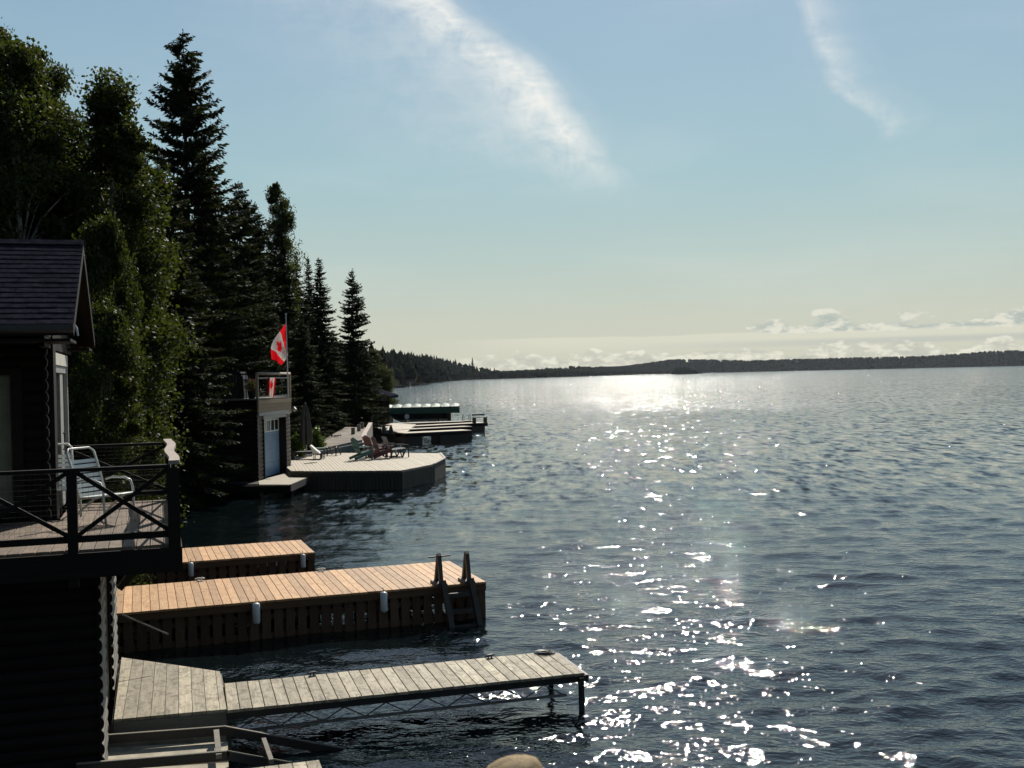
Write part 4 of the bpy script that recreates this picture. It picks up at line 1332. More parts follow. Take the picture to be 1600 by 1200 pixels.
for k in range(6): tp.box(-.30, -.27, .63 + k * .504, .63 + k * .504 + .08, 1.862, 2.268)
part('window_frame', tp, M['white_door'], gd)
for k in range(5):
    part('pane', MB().box(-.299, -.285, .712 + k * .504, .712 + k * .504 + .42, 1.863, 2.267), M['trim_cream'] if k < 2 else M['glass_dark'], gd)
part('roof_deck', MB().box(NW, .04, -.05, NL + .05, NH + .042, NH + .10), M['grey_x'], N_)
part('deck_edge', MB().box(-4.2, -1.6, -.10, -.055, NH + .03, NH + .12), M['white_door'], N_, label='pale edge strip of the roof deck')
# railing on the roof
rl = part('railing', MB().tube([(.0, -.03, NH + 1.08), (.0, NL + .03, NH + 1.08)], .055, 10).mesh('railing', True), M['white_door'], N_)
rl.data.materials.clear(); rl.data.materials.append(M['cap_pink'])
part('top_rail', MB().box(NW, -.06, -.05, .03, NH + 1.04, NH + 1.10), M['rail_dark'], rl)
part('top_rail', MB().box(NW, -.06, NL - .03, NL + .05, NH + 1.04, NH + 1.10), M['rail_dark'], rl)
part('mid_rail', MB().box(-.03, .01, .03, NL - .02, NH + .88, NH + .93), M['trim_grey'], rl)
part('mid_rail', MB().box(-.03, .01, .03, NL - .02, NH + .14, NH + .19), M['trim_grey'], rl)
for x, y in ((-.01, 0), (-.01, NL), (-2.8, 0), (-5.6, 0), (NW, 0)):
    part('post', MB().box(x - .05, x + .05, y - .04, y + .05, NH + .10, NH + 1.03), M['fascia_tan'] if x > -1 else M['rail_dark'], rl)
bl = MB()
for k in range(int(8.2 / .13)): bl.box(-.2 - k * .13, -.18 - k * .13, -.02, .0, NH + .10, NH + 1.04)
part('balusters', bl, M['rail_dark'], rl)
bl = MB()
for y in (1.0, 2.0, 3.0): bl.box(-.02, .0, y, y + .03, NH + .19, NH + .88)
part('balusters', bl, M['steel_dark'], rl)

# roof deck things
def on_roof(lx, ly, lz=0.0): q = in_dock(N_, lx, ly); return Vector((q.x, q.y, .5 + NH + .10 + lz))


bq = thing('barbecue', 'black covered barbecue on the roof deck behind the railing', 'barbecue', on_roof(-1.3, 1.0), math.radians(-7))
part('cover', MB().extrude([(-.5, .0), (.5, 0), (.46, .8), (.35, 1.08), (-.35, 1.08), (-.46, .8)], 'y', -.3, .3), M['black'], bq)
part('side_shelf', MB().box(.5, .8, -.25, .25, .72, .76), M['black'], bq)
fp = thing('flower_pot', 'pot of small red flowers on the roof deck beside the black barbecue', 'plant', on_roof(-.45, .6))
part('pot', MB().tube([(0, 0, 0), (0, 0, .3)], [.12, .17], 12), M['rail_dark'], fp)
r = np.random.default_rng(2); n = 500
d = unit(r.normal(size=(n, 3))); C = d * .26 * r.uniform(.3, 1, n)[:, None] + np.array([0, 0, .5]); Nn = unit(r.normal(size=(n, 3))); U = unit(np.cross(Nn, r.normal(size=(n, 3))))
V, Fc = leaf_quads(C, Nn, U, np.full(n, .07), np.full(n, .05)); part('leaves', fast_mesh('leaves', V, Fc), M['bush'], fp)
n = 60; d = unit(r.normal(size=(n, 3))); C = d * .27 + np.array([0, 0, .52]); Nn = unit(r.normal(size=(n, 3))); U = unit(np.cross(Nn, r.normal(size=(n, 3))))
V, Fc = leaf_quads(C, Nn, U, np.full(n, .08), np.full(n, .08)); part('flowers', fast_mesh('flowers', V, Fc), M['flower'], fp)
lt = single('wall_lamp', MB().tube([(0, 0, 0), (.12, 0, .05), (.16, 0, .12)], .03, 6).tube([(.16, 0, .14), (.24, -.06, .02)], [.05, .09], 8), M['trim_grey'], 'small floodlight under the roof deck corner by the blue door', 'lamp', in_dock(N_, .05, 3.8, 2.62), math.radians(-7))

# flag pole and flags
LEAF = [(0, 1), (.14, .72), (.30, .80), (.24, .42), (.42, .60), (.50, .48), (.78, .54), (.68, .26), (.80, .18), (.42, -.14), (.46, -.32), (.07, -.26), (.08, -.70)]
LEAF = LEAF + [(-x, y) for x, y in LEAF[::-1][:-1]]


def in_poly(x, y, poly):
    c = False; j = len(poly) - 1
    for i in range(len(poly)):
        if (poly[i][1] > y) != (poly[j][1] > y) and x < (poly[j][0] - poly[i][0]) * (y - poly[i][1]) / (poly[j][1] - poly[i][1]) + poly[i][0]: c = not c
        j = i
    return c


def flag_mesh(fn, nu=96, nv=48):
    vs = [fn(i / nu, j / nv) for i in range(nu + 1) for j in range(nv + 1)]
    fs = []; mi = []
    for i in range(nu):
        for j in range(nv):
            a = i * (nv + 1) + j
            fs.append((a, a + nv + 1, a + nv + 2, a + 1))
            u = (i + .5) / nu; v = (j + .5) / nv
            red = u < .25 or u > .75 or in_poly((u - .5) * 2 / .40, (v - .5) / .40 - .05, LEAF)
            mi.append(0 if red else 1)
    me = bpy.data.meshes.new('cloth'); me.from_pydata(vs, [], fs); me.update()
    me.materials.append(M['flag_red']); me.materials.append(M['flag_white'])
    me.polygons.foreach_set('material_index', mi); me.polygons.foreach_set('use_smooth', [True] * len(fs))
    return me


pb = on_roof(-.25, 3.2); FY = pb.y
pb.x = W(449.5, 590, FY).x; ptop = W(446.5, 492, FY)
fpz = pb.z
single('flag_pole', MB().tube([(0, 0, 0), (ptop.x - pb.x, 0, ptop.z - pb.z)], [.032, .022], 8).tube([(ptop.x - pb.x, 0, ptop.z - pb.z), (ptop.x - pb.x, 0, ptop.z - pb.z + .07)], [.045, .03], 8), M['pole_metal'], 'pale metal flag pole rising from the roof deck', 'pole', pb)
T0, B0, T1, B1 = [W(x, y, FY) for x, y in ((446.5, 505, ), (447.5, 545), (425, 560), (440, 569))]


def f1(u, v):
    top = T0.lerp(T1, u); bot = B0.lerp(B1, u)
    top = top + Vector((-.16 * math.sin(u * math.pi), 0, .05 * math.sin(u * math.pi)))
    bot = bot + Vector((.18 * math.sin(u * math.pi) * .6, 0, -.05))
    p = bot.lerp(top, v)
    y = .16 * math.sin(v * 9 + u * 3) * (.3 + .7 * u) + .10 * math.sin(u * 7)
    x = .03 * math.sin(v * 14 + u * 5)
    return (p.x + x * u, p.y + y - .03, p.z)


o = single('flag', flag_mesh(f1), None, 'red and white maple leaf flag hanging from the pole', 'flag')
g0, g1, g2, g3 = [W(x, y, in_dock(N_, .06, 1.6).y) for x, y in ((421, 590), (437, 590), (421, 616), (433, 622))]


def f2(u, v):   # hung over the rail, fly sideways
    top = g0.lerp(g1, u); bot = g2.lerp(g3, u)
    p = bot.lerp(top, v)
    return (p.x + .0, p.y - .35 + .08 * math.sin(u * 11) - .25 * u, p.z)


o = single('flag', flag_mesh(f2, 60, 40), None, 'small faded red and white flag hung over the roof deck railing', 'flag')

# walkway in front of the blue door, and big neighbour deck
def poly_deck(name, label, pts, z, m, bdir, bw_, skirt, th=.04, depth=None, slat_m=None, cat='dock'):
    t = thing(name, label, cat, (pts[0].x, pts[0].y, z), bdir)
    poly = [tuple(local(t, p)[:2]) for p in pts]
    b = MB(); x = min(p[0] for p in poly); xe = max(p[0] for p in poly)
    while x < xe:
        c = clip(clip(poly, 1, 0, x + bw_ - .012), 1, 0, x, False)
        if len(c) > 2: b.prism(c, -th, random.uniform(-.003, .003))
        x += bw_
    o = part('deck_boards', b, m, t); o['kind'] = 'stuff'
    part('rim', MB().prism([(p[0], p[1]) for p in poly], -.16, -th - .004), M['grey_x'], t)
    if skirt:
        s_ = MB(); n = len(poly)
        for i in range(n):
            a = Vector((*poly[i], 0)); c = Vector((*poly[(i + 1) % n], 0)); L = (c - a).length
            if L < .3: continue
            k = max(1, int(L / .15)); d = (c - a) / L; nrm = Vector((d.y, -d.x, 0))
            ctr = sum((Vector((*p, 0)) for p in poly), Vector()) / n
            if (a - ctr).dot(nrm) < 0: nrm = -nrm
            for j in range(k):
                q0 = a + d * (j * L / k + .01) + nrm * .02; q1 = a + d * ((j + 1) * L / k - .012) + nrm * .02
                s_.bar((q0.x, q0.y, (-.05 - z - .1) / 2 - .02), (q1.x, q1.y, (-.05 - z - .1) / 2 - .02), .025, z + .05)
        o = part('skirt_slats', s_, slat_m or M['slat_grey'], t); o['kind'] = 'stuff'
        part('inner_wall', MB().prism([((p[0] - sum(q[0] for q in poly) / n) * .985 + sum(q[0] for q in poly) / n, (p[1] - sum(q[1] for q in poly) / n) * .985 + sum(q[1] for q in poly) / n) for p in poly], -z - .3, -.165), M['black'], t)
    return t


wk = [P(279, 757, .5), P(453, 757, .5), P(496, 739, .5), P(470, 733, .5), P(410, 752.5, .5), P(283, 753, .5)]
wdk = thing('walkway', 'pale plank walkway in front of the blue garage door', 'walkway', (wk[1].x, wk[1].y, .5), math.radians(-6.9))
c_ = [tuple(local(wdk, P(x, y, .5))[:2]) for x, y in ((405, 757), (453, 757), (500, 737.5), (455, 735), (404, 751.5))]
b = MB(); x = min(p[0] for p in c_)
while x < max(p[0] for p in c_):
    k = clip(clip(c_, 1, 0, x + .128), 1, 0, x, False)
    if len(k) > 2: b.prism(k, -.04, random.uniform(-.002, .002))
    x += .14
o = part('deck_boards', b, M['pale_y'], wdk); o['kind'] = 'stuff'
l0, l1, l2 = [local(wdk, P(x, y, .5)) for x, y in ((268, 758), (453, 757), (500, 737.5))]
part('edge_beam', MB().bar((l0.x, l0.y - .03, -.16), (l1.x, l1.y - .03, -.16), .06, .24), M['rail_dark'], wdk)
part('edge_beam', MB().bar((l1.x + .02, l1.y, -.13), (l2.x + .02, l2.y, -.13), .05, .26), M['slat_grey'], wdk)
lc = [tuple(local(wdk, P(x, y, .5))[:2]) for x, y in ((268, 757), (404, 756.5), (404, 752), (268, 752))]
part('dark_boards', MB().prism(lc, -.04, 0), M['rail_dark'], wdk)
part('crib', MB().prism([(q[0] * .97, q[1] + .12) for q in [tuple(local(wdk, P(x, y, .5))[:2]) for x, y in ((440, 752), (453, 753), (490, 738), (455, 737))]], -1, -.05), M['black'], wdk)
for px in (300, 350, 400): q = local(wdk, P(px, 756, .5)); part('pile', MB().box(q.x - .1, q.x + .1, q.y, q.y + .2, -1, -.17), M['rail_dark'], wdk)

dk = [P(496, 736, .75), P(627, 735, .75), P(678, 725, .75), P(695, 716, .75), P(688, 708, .75), P(600, 707.5, .75), P(470, 708, .75), P(440, 724, .75), P(455, 735.5, .75)]
ndk = poly_deck('dock', 'large pale six-sided neighbour deck with slatted skirt and lounge chairs', dk, .75, M['pale_y'], math.radians(14), .14, True)
part('edge_trim', MB().bar(local(ndk, dk[2]) + Vector((0, 0, .01)), local(ndk, dk[3]) + Vector((0, 0, .01)), .10, .03), M['cap_pink'], ndk)
part('edge_trim', MB().bar(local(ndk, dk[3]) + Vector((0, 0, .01)), local(ndk, dk[4]) + Vector((0, 0, .01)), .10, .03), M['cap_pink'], ndk)


def adirondack(px, py, rz, m, label, slats=6):
    """faces +x"""
    t = thing('lounge_chair', label, 'chair', P(px, py, .755), rz, 'lounge chairs on the neighbour deck')
    for i in range(slats):
        y = -.24 + i * .48 / (slats - 1); top = 1.04 - .12 * abs(y) / .24 * .9
        part('back_slat', MB().bar((-.18, y, .30), (-.18 - (top - .3) * .36, y * 1.3, top), .078, .022, (1, 0, .4)), M[m], t)
    for i in range(5):
        x = -.12 + i * .115; z = .30 + .10 * (x + .12) / .46
        part('seat_slat', MB().bar((x, -.27, z), (x, .27, z), .10, .022), M[m], t)
    for s_ in (-1, 1):
        y = s_ * .29
        part('side_rail', MB().bar((-.50, y, .06), (.38, y, .36), .03, .12), M[m], t)
        part('front_leg', MB().box(.30, .38, y + s_ * .02 - .015, y + s_ * .02 + .015, 0, .56), M[m], t)
        part('arm', MB().box(-.32, .44, y - .06 + s_ * .03, y + .06 + s_ * .03, .56, .585), M[m], t)
    part('back_brace', MB().bar((-.30, -.30, .55), (-.30, .30, .55), .03, .07), M[m], t)
    return t


adirondack(566, 718, math.radians(33), 'teal', 'teal slatted lounge chair, leftmost on the neighbour deck')
adirondack(584, 713.5, math.radians(38), 'red', 'red lounge chair between the teal and the grey one')
adirondack(597, 716, math.radians(25), 'maroon', 'dark red low chair just right of the red lounge chair')


def grey_chair():
    t = thing('lounge_chair', 'grey slatted armchair, rightmost chair on the neighbour deck', 'chair', P(617, 714.5, .755), math.radians(28), 'lounge chairs on the neighbour deck')
    for i in range(6):
        f = i / 5; x = -.30 - .20 * f; z = .42 + .50 * f
        part('back_slat', MB().bar((x, -.30, z), (x, .30, z), .02, .085, (-.35, 0, 1)), M['grey_paint'], t)
    for i in range(6):
        x = -.26 + i * .13
        part('seat_slat', MB().bar((x, -.30, .36 + .01 * i), (x, .30, .36 + .01 * i), .11, .02), M['grey_paint'], t)
    for s_ in (-1, 1):
        y = s_ * .33
        b = MB(); b.bar((.55, y, 0), (.55, y, .56), .05, .04, (1, 0, 0)); b.bar((.57, y, .57), (-.02, y, .57), .06, .035)
        b.bar((-.02, y, .57), (-.12, y, .66), .05, .035); b.bar((-.12, y, .66), (-.45, y, .66), .05, .035)
        part('arm', b, M['steel_dark'], t)
        b = MB(); b.bar((.24, y, 0), (.42, y, .36), .04, .05, (1, 0, 0)); b.bar((.24, y, 0), (.10, y, .36), .04, .05, (1, 0, 0)); b.bar((-.35, y, 0), (-.22, y, .34), .05, .05, (1, 0, 0))
        b.bar((-.40, y, .05), (.26, y, .03), .04, .04)
        part('leg', b, M['steel_dark'], t)


grey_chair()

um = thing('umbrella', 'closed grey patio umbrella standing beside the blue-door boathouse', 'umbrella', P(479, 713, .75))
hu = W(479, 629, um.location.y).z - .75
part('pole', MB().tube([(0, 0, 0), (0, 0, hu)], .025, 8), M['pole_metal'], um)
b = MB(); n = 16; vs = []; zs = [(.55, .20), (.8, .27), (1.3, .24), (1.9, .17), (2.3, .12), (hu - .05, .03)]
for z, rr in zs:
    for k in range(n): a = 2 * math.pi * k / n; q = rr * (1.25 if k % 2 else .7); vs.append((q * math.cos(a), q * math.sin(a), z))
b.add(vs, [(i * n + k, i * n + (k + 1) % n, (i + 1) * n + (k + 1) % n, (i + 1) * n + k) for i in range(len(zs) - 1) for k in range(n)] + [tuple(range(n - 1, -1, -1))])
part('folded_canopy', b, M['umbrella'], um)
part('base', MB().tube([(0, 0, 0), (0, 0, .06)], [.3, .27], 16), M['black'], um)
adirondack(463, 712, math.radians(4), 'green_paint', 'green lounge chair left of the closed umbrella')
tb_ = thing('bench', 'low black bench with white towels beside the closed umbrella', 'bench', P(480, 717, .755), math.radians(5))
part('seat', MB().box(-.75, .75, -.3, .3, .28, .36, .02), M['black'], tb_)
for x in (-.65, .65):
    for y in (-.22, .22): part('leg', MB().box(x - .04, x + .04, y - .04, y + .04, 0, .278), M['black'], tb_)
single('towel', MB().extrude([(.0, 0), (.32, 0), (.30, .05), (.16, .16), (-.08, .38), (-.13, .34), (.02, .12)], 'y', -.2, .2), M['towel'], 'white towel thrown over the low black bench', 'towel', P(489, 708.5, 1.13))
sl2_ = thing('side_table', 'thin-legged small table at the right end of the black bench', 'table', P(499, 717, .755))
part('table_top', MB().box(-.25, .25, -.2, .2, .48, .51), M['teal'], sl2_)
for x in (-.22, .22):
    for y in (-.17, .17): part('leg', MB().box(x - .015, x + .015, y - .015, y + .015, 0, .479), M['steel_dark'], sl2_)
dl = thing('dock_ladder', 'small black hooped ladder on the back edge of the neighbour deck', 'ladder', P(523, 711, .755), math.radians(80))
for y in (-.22, .22):
    part('hoop', MB().tube([(-.45, y, 0), (-.42, y, .38), (-.25, y, .45), (.0, y, .3), (.25, y, .02)], .03, 8), M['black'], dl)
for k in range(3): part('rung', MB().bar((-.28 + k * .17, -.22, .36 - .12 * k), (-.28 + k * .17, .22, .36 - .12 * k), .08, .03), M['black'], dl)
bush(458, 712, 50, .55, .95, 'sunlit bush left of the closed umbrella', .8, 3)
bush(492, 706, 52, .55, 1.15, 'sunlit bush right of the closed umbrella', .8, 4)

# shore path and retaining wall behind the deck
pts_top = [W(497, 702, 53.5), W(566, 687, 56), W(572, 668, 72), W(540, 667, 72), W(500, 690, 57)]
rp = MB()
vs = [tuple(p) for p in pts_top] + [(p.x, p.y, -.5) for p in pts_top]
n = len(pts_top)
rp.add(vs, [tuple(range(n)), tuple(range(2 * n - 1, n - 1, -1))] + [(i, n + i, n + (i + 1) % n, (i + 1) % n) for i in range(n)])
o = part('path', rp, M['rock']); o['kind'] = 'structure'
a, b_ = W(494, 706, 53.0), W(567, 691, 55.6)
rw = thing('retaining_wall', 'blue-grey low wall along the tan shore path behind the deck', 'wall', (a.x, a.y, 0), math.atan2(b_.y - a.y, b_.x - a.x))
Lr = math.hypot(b_.y - a.y, b_.x - a.x)
part('wall_face', MB().add([(0, -.1, -.5), (Lr, -.1, -.5), (Lr, .0, -.5), (0, 0, -.5), (0, -.1, a.z), (Lr, -.1, b_.z), (Lr, 0, b_.z), (0, 0, a.z)], [(3, 2, 1, 0), (4, 5, 6, 7), (0, 1, 5, 4), (1, 2, 6, 5), (2, 3, 7, 6), (3, 0, 4, 7)]), plain('blue_grey_concrete', (.10, .13, .14), .8, 0, .3, 3), rw)
# curved capped wall joining to the next docks
cv_ = [W(579, 660, 74), W(575, 668, 68), W(570, 676, 62), W(568, 685, 58), W(571, 697, 55)]
b = MB(); vs = []
for i, p in enumerate(cv_):
    wd = .13
    vs += [(p.x - wd, p.y, p.z), (p.x + wd, p.y, p.z), (p.x + wd, p.y, -.4), (p.x - wd, p.y, -.4)]
k = len(cv_)
b.add(vs, [(i * 4 + j, i * 4 + (j + 1) % 4, i * 4 + 4 + (j + 1) % 4, i * 4 + 4 + j) for i in range(k - 1) for j in range(4)] + [(3, 2, 1, 0), tuple((k - 1) * 4 + j for j in range(4))])
single('curved_wall', b, M['cap_pink'], 'curved pale capped wall rising behind the teal chair', 'wall')
for i, (px, py) in enumerate(((552, 676), (561, 672), (566, 668))):
    Yp = 62 + i * 4
    zt = W(px, py - 8, Yp); zb = W(px, py + 8, Yp)
    single('fence_post', MB().box(-.1, .1, -.1, .1, 0, zt.z - zb.z + .1), M['grey_x'], ['low grey post on the shore path, nearest the deck', 'middle grey post on the shore path', 'farthest grey post on the shore path beside the curved wall'][i], 'post', (zb.x, zb.y, zb.z - .1))


# ------------------------------------------------------------------ docks beyond
def finger(px0, py0, px1, py1, z, wd, label, cribs, group=None):
    a, b = P(px0, py0, z), P(px1, py1, z)
    L = math.hypot(b.x - a.x, b.y - a.y); rz = math.atan2(b.y - a.y, b.x - a.x)
    t = thing('dock', label, 'dock', (a.x, a.y, z), rz, group)
    bd = MB(); n = int(L / .15)
    for i in range(n): bd.box(i * L / n, (i + 1) * L / n - .01, 0, wd, -.04, 0)
    o = part('deck_boards', bd, M['pale_y'], t); o['kind'] = 'stuff'
    part('edge_beam', MB().box(0, L, -.03, .03, -.28, -.045), M['rail_dark'], t)
    part('edge_beam', MB().box(0, L, wd - .03, wd + .03, -.28, -.045), M['rail_dark'], t)
    for c0, c1 in cribs:
        part('crib', MB().box(L * c0, L * c1, .0, wd - .04, -z - .4, -.285), M['black'], t)
    return t


F1 = finger(633, 677, 737, 672, .76, 1.6, 'nearest of the four finger docks, resting on two dark cribs', ((.0, .25), (.52, 1)))
F2 = finger(604, 672.5, 738, 666, .72, 1.3, 'second finger dock, just behind the one on two dark cribs', ((.6, 1),))
F3 = finger(604, 668, 762, 660, .66, 1.4, 'longest finger dock with a bench at its tip', ((.72, .97),))
F4 = finger(607, 662.5, 741, 657.5, .62, 1.3, 'finger dock in front of the green boat canopy', ((.7, 1),))
quay_pts = [P(633, 677, .74), P(583, 668, .74), P(600, 662, .74), P(640, 662, .74)]
q_ = poly_deck('dock', 'wedge-shaped pale quay joining the finger docks to the shore', [P(583, 668.5, .70), P(633, 678, .70), P(640, 671, .70), P(650, 663, .70), P(600, 661, .70)], .70, M['pale_y'], .3, .15, True)
part('edge_trim', MB().bar(local(q_, P(583, 668, .74)), local(q_, P(633, 677.3, .74)), .12, .05), M['cap_pink'], q_)
for i, (px, py, z) in enumerate(((600, 675.5, .76), (611, 677, .76))):
    single('bollard', MB().tube([(0, 0, -.05), (0, 0, .25), (0, 0, .5)], [.22, .14, .07], 10), M['black'], ['black cone bollard on the quay, left one', 'black cone bollard on the quay, right one'][i], 'bollard', P(px, py, z))
# bench at the tip of the longest finger
bp = P(750, 661.0, .66)
bn = thing('bench', 'little dark bench at the tip of the longest finger dock', 'bench', bp, F3.rotation_euler.z)
part('seat', MB().box(-.6, .6, -.2, .2, .42, .47), M['steel_dark'], bn)
part('backrest', MB().box(-.6, .6, .2, .24, .60, .72), M['steel_dark'], bn)
for x in (-.52, .52): part('leg', MB().box(x - .04, x + .04, -.18, .24, 0, .419), M['steel_dark'], bn)
bp = P(729, 659.5, .62)
hl = thing('dock_ladder', 'thin metal hoop ladder near the tip of the dock before the green canopy', 'ladder', bp, F4.rotation_euler.z)
for x in (-.28, .28): part('hoop', MB().tube([(x, -.2, -.6), (x, -.2, .5), (x, -.1, .62), (x, .1, .62), (x, .2, .5), (x, .2, 0)], .025, 6), M['alu'], hl)
for k in range(3): part('rung', MB().bar((-.28, -.2, -.5 + .3 * k), (.28, -.2, -.5 + .3 * k), .05, .03), M['alu'], hl)

# boat lift with green canopy
CY = 96.0
ca, cb_ = W(598, 640, CY), W(718, 640, CY)
lift = thing('boat_lift', 'boat lift with a long green canopy and a big round wheel', 'boat lift', (ca.x, CY, 0), math.radians(3))
LL = cb_.x - ca.x
zt, zb = W(650, 636, CY).z, W(650, 650, CY).z
cn = MB(); n = 8; vs = []
for i in range(n * 4 + 1):
    x = LL * i / (n * 4); bump_ = .10 * abs(math.sin(math.pi * i / 4)) - .04
    drop = .55 + (.18 if (i % 4 == 0) else 0)
    zc = zt + bump_
    vs += [(x, 0, zt - .60), (x, .05, zt - .02), (x, .7, zc + .14), (x, 1.3, zc + .20), (x, 1.9, zc + .14), (x, 2.55, zt - .02), (x, 2.6, zt - .60)]
k = 7
cn.add(vs, [(i * k + j, (i + 1) * k + j, (i + 1) * k + j + 1, i * k + j + 1) for i in range(n * 4) for j in range(k - 1)])
cn.add([vs[j] for j in range(k)], [tuple(range(k))]); cn.add([vs[-k + j] for j in range(k)], [tuple(range(k))])
part('canopy', cn, M['canopy'], lift)
rb = MB()
for i in range(n + 1):
    x = LL * i / n
    rb.tube([(x, .06, zt), (x, .7, zt + .13), (x, 1.3, zt + .19), (x, 1.9, zt + .13)], .04, 5)
part('canopy_ribs', rb, M['teal'], lift)
for x in (LL * .1, LL * .72):
    for y in (.1, 2.5): part('post', MB().box(x - .05, x + .05, y - .05, y + .05, -.8, zt - .1), M['steel_dark'], lift)
wc = W(635.5, 651, CY - .2)
whl = MB(); c0 = (wc.x - ca.x, -.2, wc.z)
ring = [(c0[0] + .53 * math.cos(a * math.pi / 12), c0[1], c0[2] + .53 * math.sin(a * math.pi / 12)) for a in range(25)]
whl.tube(ring, .03, 5, False)
for a in range(6):
    whl.tube([c0, (c0[0] + .53 * math.cos(a * math.pi / 3), c0[1], c0[2] + .53 * math.sin(a * math.pi / 3))], .018, 4)
part('wheel', whl, M['steel_dark'], lift)
part('wheel_hub', MB().tube([(c0[0], c0[1] - .05, c0[2]), (c0[0], c0[1] + .1, c0[2])], .22, 12), M['white_door'], lift)
bt = thing('boat', 'dark motorboat hanging under the green canopy', 'boat', (ca.x, CY + 1.3, 0), math.radians(3))
x0, x1 = W(605, 650, CY).x - ca.x, W(697, 650, CY).x - ca.x
hb = W(650, 660, CY).z
st = []; vs = []
for i in range(11):
    f = i / 10; x = x0 + (x1 - x0) * f
    bw_ = .95 * math.sin(min(1, f * 1.6 + .03) * math.pi / 2)
    kz = hb + .75 * max(0, 1 - f * 7)
    vs += [(x, -bw_, zt - .48), (x + .0, -bw_ * .85, kz + .25), (x + .02, 0, kz), (x + .0, bw_ * .85, kz + .25), (x, bw_, zt - .48)]
hm = MB().add(vs, [(i * 5 + j, (i + 1) * 5 + j, (i + 1) * 5 + j + 1, i * 5 + j + 1) for i in range(10) for j in range(4)] + [(50, 51, 52, 53, 54)] + [(i * 5 + 4, (i + 1) * 5 + 4, (i + 1) * 5, i * 5) for i in range(10)])
part('hull', hm, M['hull'], bt)
part('outboard_motor', MB().box(x1, x1 + .35, -.2, .2, hb + .0, zt - .65), M['black'], bt)

# dark hut on the shore
hr = W(597, 640, 86)
ht = thing('hut', 'dark wooden hut with an overhanging roof at the shore end of the finger docks', 'hut', (hr.x, 86, .6), math.radians(-4))
part('wall', MB().box(-3.6, 0, 0, 3.2, -.6, 2.3), M['black_wood'], ht)
ev = W(610, 616, 86).x - hr.x
part('roof', MB().add([(-4.2, -.5, 2.25), (ev, -.5, 2.25), (ev, 3.7, 2.25), (-4.2, 3.7, 2.25), (-4.2, -.5, 2.42), (ev, -.5, 2.42), (ev, 3.7, 2.42), (-4.2, 3.7, 2.42), (-1.8, -.5, 3.3), (-1.8, 3.7, 3.3)],
                        [(3, 2, 1, 0), (0, 1, 5, 4), (1, 2, 6, 5), (2, 3, 7, 6), (3, 0, 4, 7), (5, 6, 9, 8), (4, 8, 9, 7), (4, 5, 8), (6, 7, 9)]), M['shingle'], ht)
part('door', MB().box(-1.4, -.6, -.03, -.001, 0, 2.0), M['rail_dark'], ht)
part('window', MB().box(-3.0, -2.1, -.03, -.001, 1.0, 1.7), M['glass_dark'], ht)

# cottages and docks far along the left shore
def far_house(px, py, Y, w_, h_, label, wallm, roofm='shingle', nm='cottage'):
    p = W(px, py, Y)
    t = thing(nm, label, nm.replace('_', ' '), (p.x, Y, 0), random.uniform(-.2, .2))
    part('wall', MB().box(-w_ / 2, w_ / 2, 0, 6, -.5, h_), M[wallm], t)
    part('roof', MB().extrude([(-w_ / 2 - .5, h_ + .002), (w_ / 2 + .5, h_ + .002), (0, h_ + w_ * .22)], 'y', -.5, 6.5), M[roofm], t)
    for x in (-w_ * .25, w_ * .22):
        part('window', MB().box(x - .7, x + .7, -.06, -.002, h_ * .35, h_ * .7), M['glass_dark'], t)
    part('door', MB().box(-.5, .5, -.05, -.002, 0, 2.1), M['trim_cream'], t)
    return t


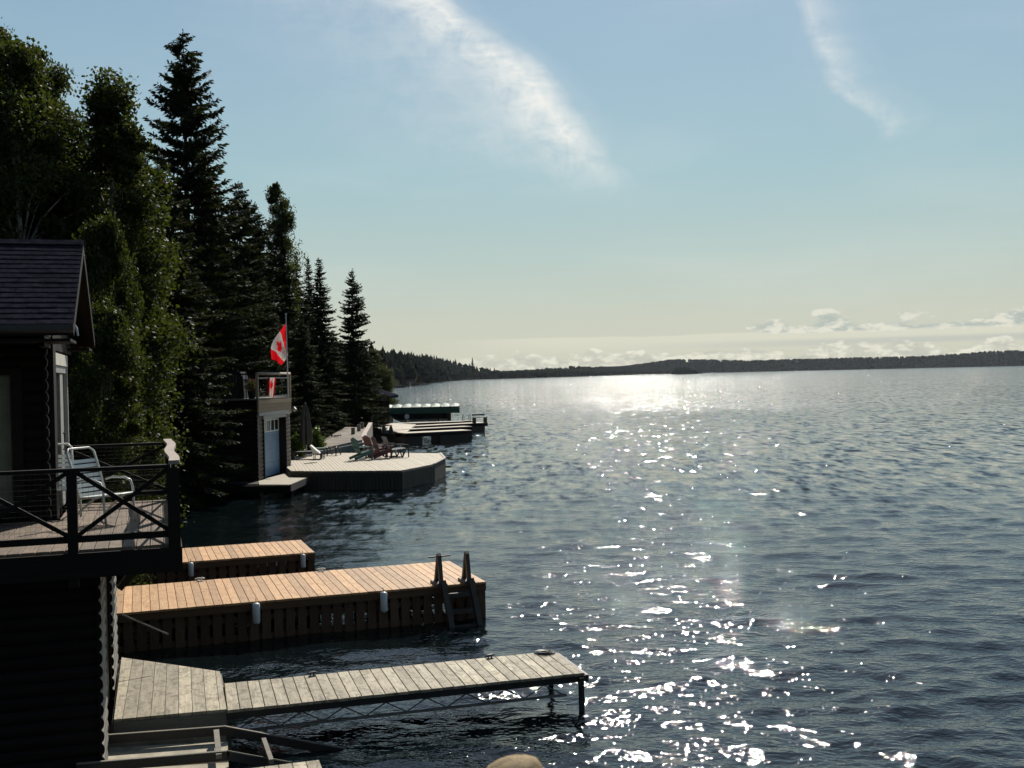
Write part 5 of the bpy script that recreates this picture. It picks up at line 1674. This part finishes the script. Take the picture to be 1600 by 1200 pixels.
far_house(604, 606, 505, 6.5, 2.9, 'small grey boathouse farthest left on the distant shore', 'slat_grey', nm='far_boathouse')
far_house(618, 605, 515, 3.6, 3.6, 'distant boathouse with a pale front on the left shore', 'trim_grey', nm='far_boathouse')
far_house(641, 603, 600, 5.5, 3.6, 'distant brown boathouse just left of the yellow object', 'log_brown', nm='far_boathouse')
ys = W(649, 601, 640)
yo = thing('beach_flag', 'yellow feather banner standing on the distant shore dock', 'flag', (ys.x, 640, .3))
part('pole', MB().tube([(0, 0, 0), (0, 0, 7.0)], .10, 6), M['pole_metal'], yo)
part('banner', MB().extrude([(0, 2.2), (1.1, 2.6), (1.3, 5.5), (.8, 6.9), (0, 7.1)], 'y', -.06, .06), plain('yellow_cloth', (.55, .38, .12), .7), yo)
for px0, px1, py, Y, lab in ((597, 640, 606.8, 500, 'long low dock in front of the distant grey boathouses'), (655, 671, 601.0, 640, 'low dock reaching out past the yellow banner'), (686, 698, 594.5, 1250, 'tiny pale dock on the distant shore')):
    a, b = W(px0, py, Y), W(px1, py, Y)
    t = thing('dock', lab, 'dock', (a.x, Y, 0))
    part('deck', MB().box(0, b.x - a.x, 0, 3, .35, .75 if Y < 1000 else 1.6), M['pale_y'] if Y > 1000 else M['slat_grey'], t)
    pl_ = MB()
    for x in np.linspace(.4, b.x - a.x - .4, 6): pl_.box(x - .15, x + .15, .2, .5, -.8, .348)
    part('piles', pl_, M['black'], t)
b = MB().box(-2.2, 2.2, -.8, .8, 0, .9, .3)
bp = W(628, 604.5, 506)
ft = thing('boat', 'tiny boat moored at the distant grey boathouses', 'boat', (bp.x, 497, 0), .1)
part('hull', MB().add([(-2.4, -.9, .8), (2.4, -.9, .8), (3.2, 0, .95), (2.4, .9, .8), (-2.4, .9, .8), (-2.2, -.6, -.2), (2.0, -.6, -.2), (2.0, .6, -.2), (-2.2, .6, -.2)], [(0, 1, 6, 5), (1, 2, 6), (2, 3, 7), (2, 7, 6), (3, 4, 8, 7), (4, 0, 5, 8), (0, 4, 3, 2, 1), (5, 6, 7, 8)]), M['hull'], ft)
part('windscreen', MB().box(.2, .5, -.7, .7, .85, 1.5), M['trim_grey'], ft)

# ------------------------------------------------------------------ haze
hz = MB().box(-2600, 5200, -60, 4400, -2.0, 75)
hm_ = bpy.data.materials.new('air'); hm_.use_nodes = True
t = NT(hm_.node_tree); oo = t.add('ShaderNodeOutputMaterial'); pv = t.add('ShaderNodeVolumePrincipled')
pv.inputs['Color'].default_value = (.80, .88, 1.0, 1); pv.inputs['Density'].default_value = 0.000022; pv.inputs['Anisotropy'].default_value = .3
t.l.new(pv.outputs[0], oo.inputs['Volume'])
o = part('haze', hz, hm_); o['kind'] = 'stuff'

#print('TRIS', {k: len(v[0][1].polygons) * 2 for k, v in PROTO.items()})
